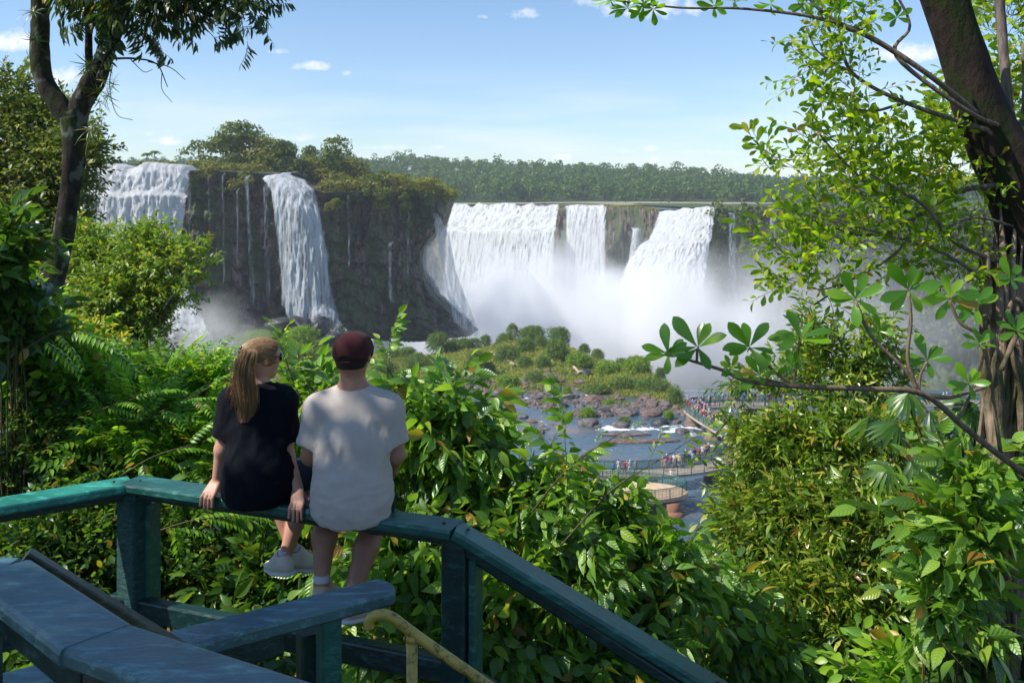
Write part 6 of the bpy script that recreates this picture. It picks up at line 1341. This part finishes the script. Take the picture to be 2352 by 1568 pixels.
branches = [[(300, -40, 9, 6), (380, -5, 9, 6), (470, 30, 8.9, 5), (520, 50, 8.9, 3)], [(470, 30, 8.9, 4), (500, 0, 8.9, 4), (560, -30, 8.9, 3)], [(255, 135, 9, 3), (310, 135, 9, 2.4), (360, 148, 9, 1.6), (385, 200, 9, 1)], [(340, 142, 9, 1.4), (390, 155, 9, 1.1), (425, 183, 9, .7)], [(372, 165, 9, 1), (372, 205, 9, .8), (395, 235, 9, .6)],
    [(258, 150, 9, 1.5), (252, 200, 9, 1), (268, 262, 9, .8), (305, 276, 9, .6)], [(300, 137, 9, 1.2), (330, 165, 9, .8), (350, 160, 9, .6)], [(420, 10, 8.9, 2.5), (400, 40, 8.9, 1.5), (450, 60, 8.9, .8)], [(520, 50, 8.9, 2), (518, 95, 8.9, 1), (530, 112, 8.9, .6)], [(560, -10, 8.9, 1.5), (600, 25, 8.9, 1), (640, 10, 8.9, .6)], [(370, 5, 9, 3), (410, 25, 9, 2), (460, 55, 9, 1.2), (500, 95, 9, .8)]]
bo = build('branches', [tp_(b, .1, 5) for b in branches], [M_TRUNKL], tl)
p, d, Lb, r = heap([(270, 10, 80, 50, 8.9), (345, 25, 70, 50, 8.9), (300, 60, 60, 30, 8.8), (225, 30, 25, 40, 9), (545, 10, 70, 40, 8.9), (500, -5, 60, 45, 8.9), (575, 60, 24, 36, 8.9), (430, -10, 60, 25, 8.9)], 320, 17, .5)
foliage('foliage', 'hang', p - tb, d + [0, 0, -.2], np.array([0, 0, 1]) + r.normal(size=d.shape) * .3, 1.05 * r.uniform(.8, 1.1, 320), [L_HANG, M_TRUNKL], tl, 3)
pe = np.array([np.array(P(a, b, 8.85)) - tb for a, b in ((195, 168), (205, 150), (240, 185), (262, 195), (225, 235), (250, 220), (186, 200), (222, 215), (78, 30), (80, 90), (212, 320), (208, 300))]); r = np.random.default_rng(2)
for e_i in range(len(pe)): foliage('epiphyte', 'strap', pe[e_i:e_i + 1], r.normal(size=(1, 3)) * .6 + [0, 0, .5], r.normal(size=(1, 3)) + [0, -1, .3], .55 * r.uniform(.6, 1.1, 1), [L_HANG, M_TRUNKL], tl, e_i)

# right: narrow leaved shrubs
for i, (kind, lobes, n, mat, sc, lab) in enumerate([
    ('lance', [(1880, 900, 130, 100, 8.0), (1965, 810, 90, 80, 8.0), (1850, 790, 45, 80, 8.0), (1715, 900, 55, 50, 8), (2030, 900, 70, 80, 8.0)], 260, L_LANCE, .85, 'airy narrow leaved sapling in front of the hazy right gorge wall'),
    ('lance', [(1790, 1060, 105, 90, 7.6), (1900, 1050, 120, 110, 7.6)], 300, L_LANCE, .95, 'dense narrow leaved shrub hiding the bend of the walkway'), ('lance', [(1735, 1240, 95, 110, 7.4), (1840, 1220, 130, 120, 7.2)], 320, L_LANCE, .95, 'glittering narrow leaved shrub right of the oval platform'),
    ('lance', [(2010, 1230, 150, 130, 7.0), (2050, 1080, 110, 100, 7.2)], 270, L_LANCE, 1.0, 'narrow leaved shrub left of the ivy covered trunk'), ('lance', [(1900, 1410, 160, 130, 6.8), (2080, 1420, 120, 130, 6.8)], 290, L_LANCE, 1.0, 'shaggy narrow leaved shrub with pale hanging leaves'),
    ('small', [(1690, 1400, 110, 130, 8.2), (1610, 1330, 50, 50, 8.2)], 420, L_BACKLIT, 1.3, 'glowing yellow green bush below the oval platform'), ('small', [(1880, 1560, 160, 80, 8), (2020, 1560, 120, 80, 7.5)], 380, L_BACKLIT, 1.3, 'glowing bush at the bottom edge right of the stair rail'),
    ('broad', [(2120, 1560, 140, 90, 5.6)], 60, L_FROND, 1.0, 'broad leaved plant at the bottom edge beside the ivy covered trunk'),
    ('broad', [(2180, 1200, 90, 100, 5.0), (2215, 1090, 60, 60, 5.0)], 50, L_DROOP, 1.15, 'bright climbing plant in front of the lower trunk'), ('broad', [(2150, 1370, 100, 80, 4.9), (2240, 1260, 40, 60, 4.8)], 40, L_DROOP, 1.15, 'bright leafy sprays low on the ivy covered trunk'),
    ('broad', [(2215, 1530, 60, 70, 5.2)], 22, L_DARK, 1.0, 'dark leaves in the bottom right corner'), ('lance', [(1690, 1130, 30, 60, 7.8), (1700, 1010, 30, 50, 7.8)], 60, L_LANCE, .8, 'narrow leaves fringing the lower walkway')]):
    shrub('shrub', kind, lobes, int(n * 1.3), mat, lab, scale=sc, seed=120 + i, rise=.3, group='leafy shrubs on the right of the slope')
pl = [(2060, 975, 6.2), (2140, 945, 6.2), (2210, 980, 6.0), (2000, 960, 6.4), (2110, 1040, 6.0), (2040, 1065, 6.1), (2180, 1050, 6.0), (2090, 905, 6.3), (2240, 930, 6.0)]
b = np.array(P(2150, 1400, 6.3)); o = empty('climbing_plant', tuple(b), 'plant with large finger shaped leaves left of the twisted roots', 'climbing plant', 'leafy shrubs on the right of the slope'); r = np.random.default_rng(8)
pp = np.array([P(*a) for a in pl]) - b; foliage('foliage', 'palmate', pp, np.stack([r.uniform(-1, .4, 9), r.uniform(-.7, -.1, 9), r.uniform(-.6, .2, 9)], -1), np.array([0, -.5, 1]) + r.normal(size=(9, 3)) * .2, r.uniform(.75, 1.05, 9), [L_DARK, M_STEM], o, 2)
build('stems', [tube(smooth_path([(0, 0, 0), tuple(a * .5 + [.1, 0, .1]), tuple(a - [0, 0, .1])], 4), .009, 6) + (0,) for a in pp], [M_STEM], o)

# big leaning tree on the right
M_TRUNKR = bark_mat('dark_rough_bark', (.010, .008, .007), (.042, .03, .023), 13, (1, 1, .45), 1, .03, (.016, .028, .006)); M_ROOT = bark_mat('fibrous_root_bark', (.11, .075, .05), (.42, .31, .22), 24, (1, 1, .14), 1, .04, (.05, .055, .02))
tr = empty('strangler_tree', tuple(P(2320, 1700, 5.5)), 'huge dark leaning tree trunk along the right edge, wrapped in twisted roots', 'tree'); tb = np.array(P(2320, 1700, 5.5)); K = 5.5 / F_PX
build('trunk', [tp_([(2125, -120, 5.5, 46), (2170, 0, 5.5, 47), (2212, 130, 5.5, 50), (2258, 270, 5.5, 57), (2330, 420, 5.5, 68), (2365, 560, 5.5, 64), (2372, 760, 5.5, 64), (2370, 1000, 5.5, 66), (2360, 1300, 5.5, 70), (2350, 1750, 5.5, 84)], .22, 26)], [M_TRUNKR], tr)
r = np.random.default_rng(5); parts = []
for i in range(34):
    x0 = 2282 + r.uniform(-10, 75); rows = []
    for k, y in enumerate(np.linspace(500 + r.uniform(-30, 170), 1750, 9)): rows.append((x0 + r.normal() * 9 - (18 if y > 1000 else 0) + 10 * math.sin(y * .006 + i), y, (5.42 if k == 0 else 5.28) + r.uniform(-.05, .05), r.uniform(3, 9) * (1 + .4 * (k > 5)) * (.15 if k == 0 else 1)))
    parts.append(tp_(rows, .3, 7, i))
parts.append(tp_([(2268, 1750, 5.15, 26), (2280, 1300, 5.2, 20), (2290, 1050, 5.25, 24), (2275, 820, 5.28, 22), (2285, 640, 5.35, 14), (2305, 560, 5.4, 8)], .35, 14, 77)); parts.append(tp_([(2300, 760, 5.1, 5), (2330, 690, 5.08, 6), (2352, 720, 5.1, 6), (2325, 790, 5.1, 6), (2300, 850, 5.1, 5)], .2, 7, 8))
build('roots', parts, [M_ROOT], tr)
lim = [[(2290, -60, 5.9, 13), (2300, 60, 5.9, 12), (2312, 200, 5.8, 11), (2330, 360, 5.7, 13)], [(2245, 260, 5.3, 6), (2130, 170, 5.2, 6), (2010, 92, 5.2, 6), (1940, 60, 5.2, 5), (1880, 20, 5.2, 4), (1840, -30, 5.2, 4)], [(1985, 72, 5.2, 4), (1860, 38, 5.2, 4), (1700, 20, 5.2, 3), (1560, 18, 5.2, 2.4), (1400, 0, 5.2, 2)],
    [(2330, 300, 5.5, 7), (2230, 260, 5.2, 5), (2060, 130, 5.2, 5), (2090, 60, 5.2, 3), (2050, -30, 5.2, 3)], [(2270, 300, 5.3, 6), (2080, 236, 5.3, 5), (1960, 170, 5.3, 4), (1930, 90, 5.3, 3), (1925, 30, 5.3, 2)], [(2080, 236, 5.3, 3.5), (1990, 255, 5.3, 3), (1900, 215, 5.3, 2.4), (1850, 140, 5.3, 1.6)], [(1960, 170, 5.3, 2.4), (1880, 120, 5.3, 2), (1850, 60, 5.3, 1.5)],
    [(2330, 422, 5.4, 7), (2200, 440, 5.4, 6), (2100, 500, 5.4, 5), (2010, 540, 5.4, 4), (1900, 520, 5.4, 3), (1800, 470, 5.4, 2)], [(2100, 500, 5.4, 4), (2060, 580, 5.3, 3), (1960, 640, 5.3, 3), (1870, 700, 5.3, 2)], [(2100, 500, 5.4, 4), (2000, 430, 5.3, 3), (1900, 330, 5.3, 2.4), (1860, 270, 5.3, 2)], [(2060, 580, 5.3, 3), (2000, 620, 5.3, 2), (1880, 665, 5.3, 1.6), (1820, 600, 5.3, 1.5)],
    [(2350, 620, 5.4, 6), (2200, 560, 5.2, 5), (2120, 470, 5.2, 4), (2000, 400, 5.2, 2.5)], [(2300, 680, 5.3, 5), (2200, 600, 5.2, 4), (2110, 560, 5.2, 3), (1960, 520, 5.2, 2), (1850, 490, 5.2, 1.5)], [(2330, 520, 5.4, 3), (2240, 500, 5.3, 3), (2160, 530, 5.3, 2)], [(2330, 350, 5.7, 8), (2352, 250, 5.7, 6), (2352, 100, 5.7, 5)]]
build('limbs', [tp_(b, .15, 8, 3) for b in lim], [M_TWIG], tr)
for nm, k_, lobes, n, sc in (('foliage', 'airy', [(2110, 380, 90, 60, 5.6), (2180, 330, 80, 50, 5.9), (2200, 450, 110, 70, 5.6), (2060, 460, 90, 60, 5.5), (2000, 400, 60, 50, 5.4), (1990, 560, 90, 60, 5.4), (2100, 580, 110, 60, 5.4), (2190, 620, 70, 50, 5.5), (1900, 470, 60, 30, 5.4), (1960, 500, 90, 30, 5.4), (2200, 660, 50, 30, 5.3)], 230, .78),
        ('foliage', 'airy', [(2300, 90, 50, 110, 6.6), (2330, 260, 40, 100, 6.6), (2250, 300, 60, 60, 6.8), (2200, 380, 60, 60, 6.8)], 190, .95), ('foliage', 'airy', [(1875, 90, 50, 35, 5.3), (1920, 160, 60, 40, 5.3), (1870, 160, 40, 30, 5.3), (1960, 210, 40, 25, 5.3), (1940, 60, 50, 30, 5.3), (2000, 180, 30, 30, 5.3)], 56, .68), ('foliage', 'airy', [(1830, 590, 45, 40, 5.3), (1865, 655, 60, 40, 5.3), (1900, 600, 50, 40, 5.3), (1800, 570, 30, 20, 5.3)], 60, .75),
        ('foliage', 'airy', [(1890, 290, 40, 35, 5.3), (1870, 380, 60, 30, 5.3), (1950, 350, 60, 50, 5.3), (1800, 395, 36, 24, 5.3)], 46, .8)):
    p, d, Lb, r = heap(lobes, int(n * 1.25), 300 + n, .5); foliage(nm, k_, p - tb, d + [-.2, 0, .25] + r.normal(size=d.shape) * .4, np.array([0, 0, 1]) + r.normal(size=d.shape) * .4, sc * r.uniform(.75, 1.2, len(p)), [L_BACKLIT, M_TWIG], tr, n)
wh = [(1400, 0), (1440, 18), (1478, 12), (1500, 22), (1640, 14), (1690, 4), (1770, 12), (1850, 8), (1925, 20), (1960, 5), (2060, 40)]
pw = np.array([P(a, b, 5.2) for a, b in wh]) - tb; r = np.random.default_rng(6); foliage('foliage', 'whorl', pw, r.normal(size=pw.shape) * .35 + [-.3, -.7, -.3], r.normal(size=pw.shape) * .3 + [0, 0, 1], .62 * r.uniform(.8, 1.1, len(pw)), [L_WHORL, M_TWIG], tr, 9)
# the branch of big leathery leaves crossing in front
bb = empty('leafy_branch', tuple(P(2352, 1090, 4.2)), 'branch of large glossy leaf rosettes reaching left in front of the spray', 'branch'); tb = np.array(P(2352, 1090, 4.2)); K = 4.0 / F_PX
br = [[(2500, 1180, 4.5, 9), (2330, 1070, 4.2, 8), (2220, 985, 4.1, 7.5), (2120, 905, 4.0, 7), (1990, 893, 3.95, 6), (1850, 888, 3.9, 6), (1720, 875, 3.9, 5), (1660, 850, 3.9, 4), (1600, 832, 3.9, 3.4), (1535, 812, 3.9, 2.4)], [(1600, 832, 3.9, 3), (1602, 800, 3.9, 3)], [(1820, 886, 3.9, 4), (1770, 845, 3.9, 3.5), (1722, 800, 3.9, 3)], [(1822, 886, 3.9, 4), (1830, 840, 3.9, 3.5), (1836, 782, 3.9, 3)],
      [(2110, 900, 4, 5), (2080, 850, 4, 5), (2000, 770, 4, 4), (1965, 690, 4, 3.5)], [(2105, 895, 4, 5), (2085, 820, 4, 4.5), (2092, 740, 4, 4), (2088, 672, 4, 3.5)], [(2300, 1050, 4.2, 5), (2260, 800, 4.1, 4.5), (2205, 740, 4.1, 4), (2180, 690, 4.1, 3.5)], [(1860, 888, 3.9, 3), (1800, 880, 3.9, 3), (1745, 868, 3.9, 2.5)], [(2120, 905, 4, 5), (2180, 912, 4.05, 5), (2260, 890, 4.1, 4)], [(2200, 965, 4.1, 4), (2240, 880, 4.1, 3.5), (2270, 780, 4.1, 3)], [(2110, 902, 4, 3), (2115, 860, 4, 3), (2130, 830, 4, 3)]]
build('branch', [tp_(b, .12, 8, 4) for b in br], [bark_mat('pale_branch_bark', (.10, .07, .045), (.26, .20, .13), 40)], bb)
ws = [(1535, 812, 1.0), (1602, 796, 1.25), (1722, 796, 1.05), (1836, 776, 1.15), (1745, 862, .85), (1820, 840, .6), (1965, 686, 1.05), (2088, 666, 1.2), (2180, 686, 1.1), (2130, 826, .95), (2240, 700, .9), (2322, 640, .8), (2250, 790, .7), (2225, 880, .8), (2335, 760, .8), (2020, 760, .6), (1680, 845, .5)]
pw = np.array([P(a, b, 3.9 + .12 * (a > 1950)) for a, b, _ in ws]) - tb; r = np.random.default_rng(31); foliage('foliage', 'whorl', pw, np.array([-.12, -.8, .42]) + r.normal(size=pw.shape) * .22, r.normal(size=pw.shape) * .3 + [0, 0, 1], .74 * np.array([c for _, _, c in ws]), [L_WHORL, M_TWIG], bb, 11)

# out of frame tree added above left, crown lobes placed to shade the rails
crown = [(-5.3, 1.35, 4.1, 1.3, 1.15, .7), (-5.15, 2.05, 3.9, .75, .42, .35), (-4.5, 2.1, 4.0, .8, .45, .4), (-5.75, 2.2, 3.9, .5, .35, .3), (-6.1, .9, 4.3, 1.1, 1.3, .8), (-4.4, .8, 4.0, 1.0, 1.2, .6), (-3.9, 1.9, 4.2, .8, .55, .5)]
r = np.random.default_rng(78); Lb = np.array(crown); k = r.integers(0, len(crown), 950); d = r.normal(size=(950, 3)); d /= np.linalg.norm(d, axis=1)[:, None]; p = Lb[k, :3] + d * Lb[k, 3:] * (r.random(950) ** .4)[:, None]
o = empty('shade_tree', (-6.6, 1.0, -2.0), 'unseen leafy tree added left of the lookout, crown placed to shade the rails', 'tree', 'trees around the lookout'); b = np.array(o.location)
foliage('crown', 'broad', p - b, d + [0, 0, .2], np.array([0, 0, 1]) + r.normal(size=d.shape) * .4, 1.25 * r.uniform(.8, 1.2, 950), [L_DARK, M_TWIG], o, 8)
build('trunk', [tube(smooth_path([(0, 0, -1), (.1, .1, 2), (.3, .4, 4), (.9, .8, 6)], 5), np.linspace(.17, .08, 16), 10, True, .2) + (0,)] + [tube(smooth_path([(.3, .4, 4.2), tuple((np.array((.3, .4, 4.2)) + c - b) / 2 + [0, 0, .2]), tuple(c - b)], 4), np.linspace(.06, .02, 9), 6) + (0,) for c in Lb[:, :3]], [M_TRUNKL], o)

# undergrowth filling the slope between the plants
TB = [(-300, 760), (0, 740), (150, 800), (380, 880), (520, 960), (640, 1010), (760, 1010), (1000, 1010), (1130, 1100), (1400, 1180), (1560, 1300), (1625, 1370), (1650, 1150), (1750, 1000), (1900, 960), (2352, 960), (2700, 900)]
r = np.random.default_rng(15); n = 30000; px = r.uniform(-300, 2700, n); d = r.uniform(7.6, 11.5, n); t = np.interp(px, [a for a, _ in TB], [b for _, b in TB]); py = t + 25 + (1850 - t) * r.random(n) ** 1.1
pos = np.stack([(px - CX) / F_PX * d, d, (HOR - py) / F_PX * d], -1); keep = (fbm(pos * 1.1, 3, 4) > -.22) & (pos[:, 2] > hillz(pos[:, 0], pos[:, 1]) - .2); pos = pos[keep]; dn_ = r.normal(size=pos.shape) + [-.3, -.5, .5]; dn_ /= np.linalg.norm(dn_, axis=1)[:, None]
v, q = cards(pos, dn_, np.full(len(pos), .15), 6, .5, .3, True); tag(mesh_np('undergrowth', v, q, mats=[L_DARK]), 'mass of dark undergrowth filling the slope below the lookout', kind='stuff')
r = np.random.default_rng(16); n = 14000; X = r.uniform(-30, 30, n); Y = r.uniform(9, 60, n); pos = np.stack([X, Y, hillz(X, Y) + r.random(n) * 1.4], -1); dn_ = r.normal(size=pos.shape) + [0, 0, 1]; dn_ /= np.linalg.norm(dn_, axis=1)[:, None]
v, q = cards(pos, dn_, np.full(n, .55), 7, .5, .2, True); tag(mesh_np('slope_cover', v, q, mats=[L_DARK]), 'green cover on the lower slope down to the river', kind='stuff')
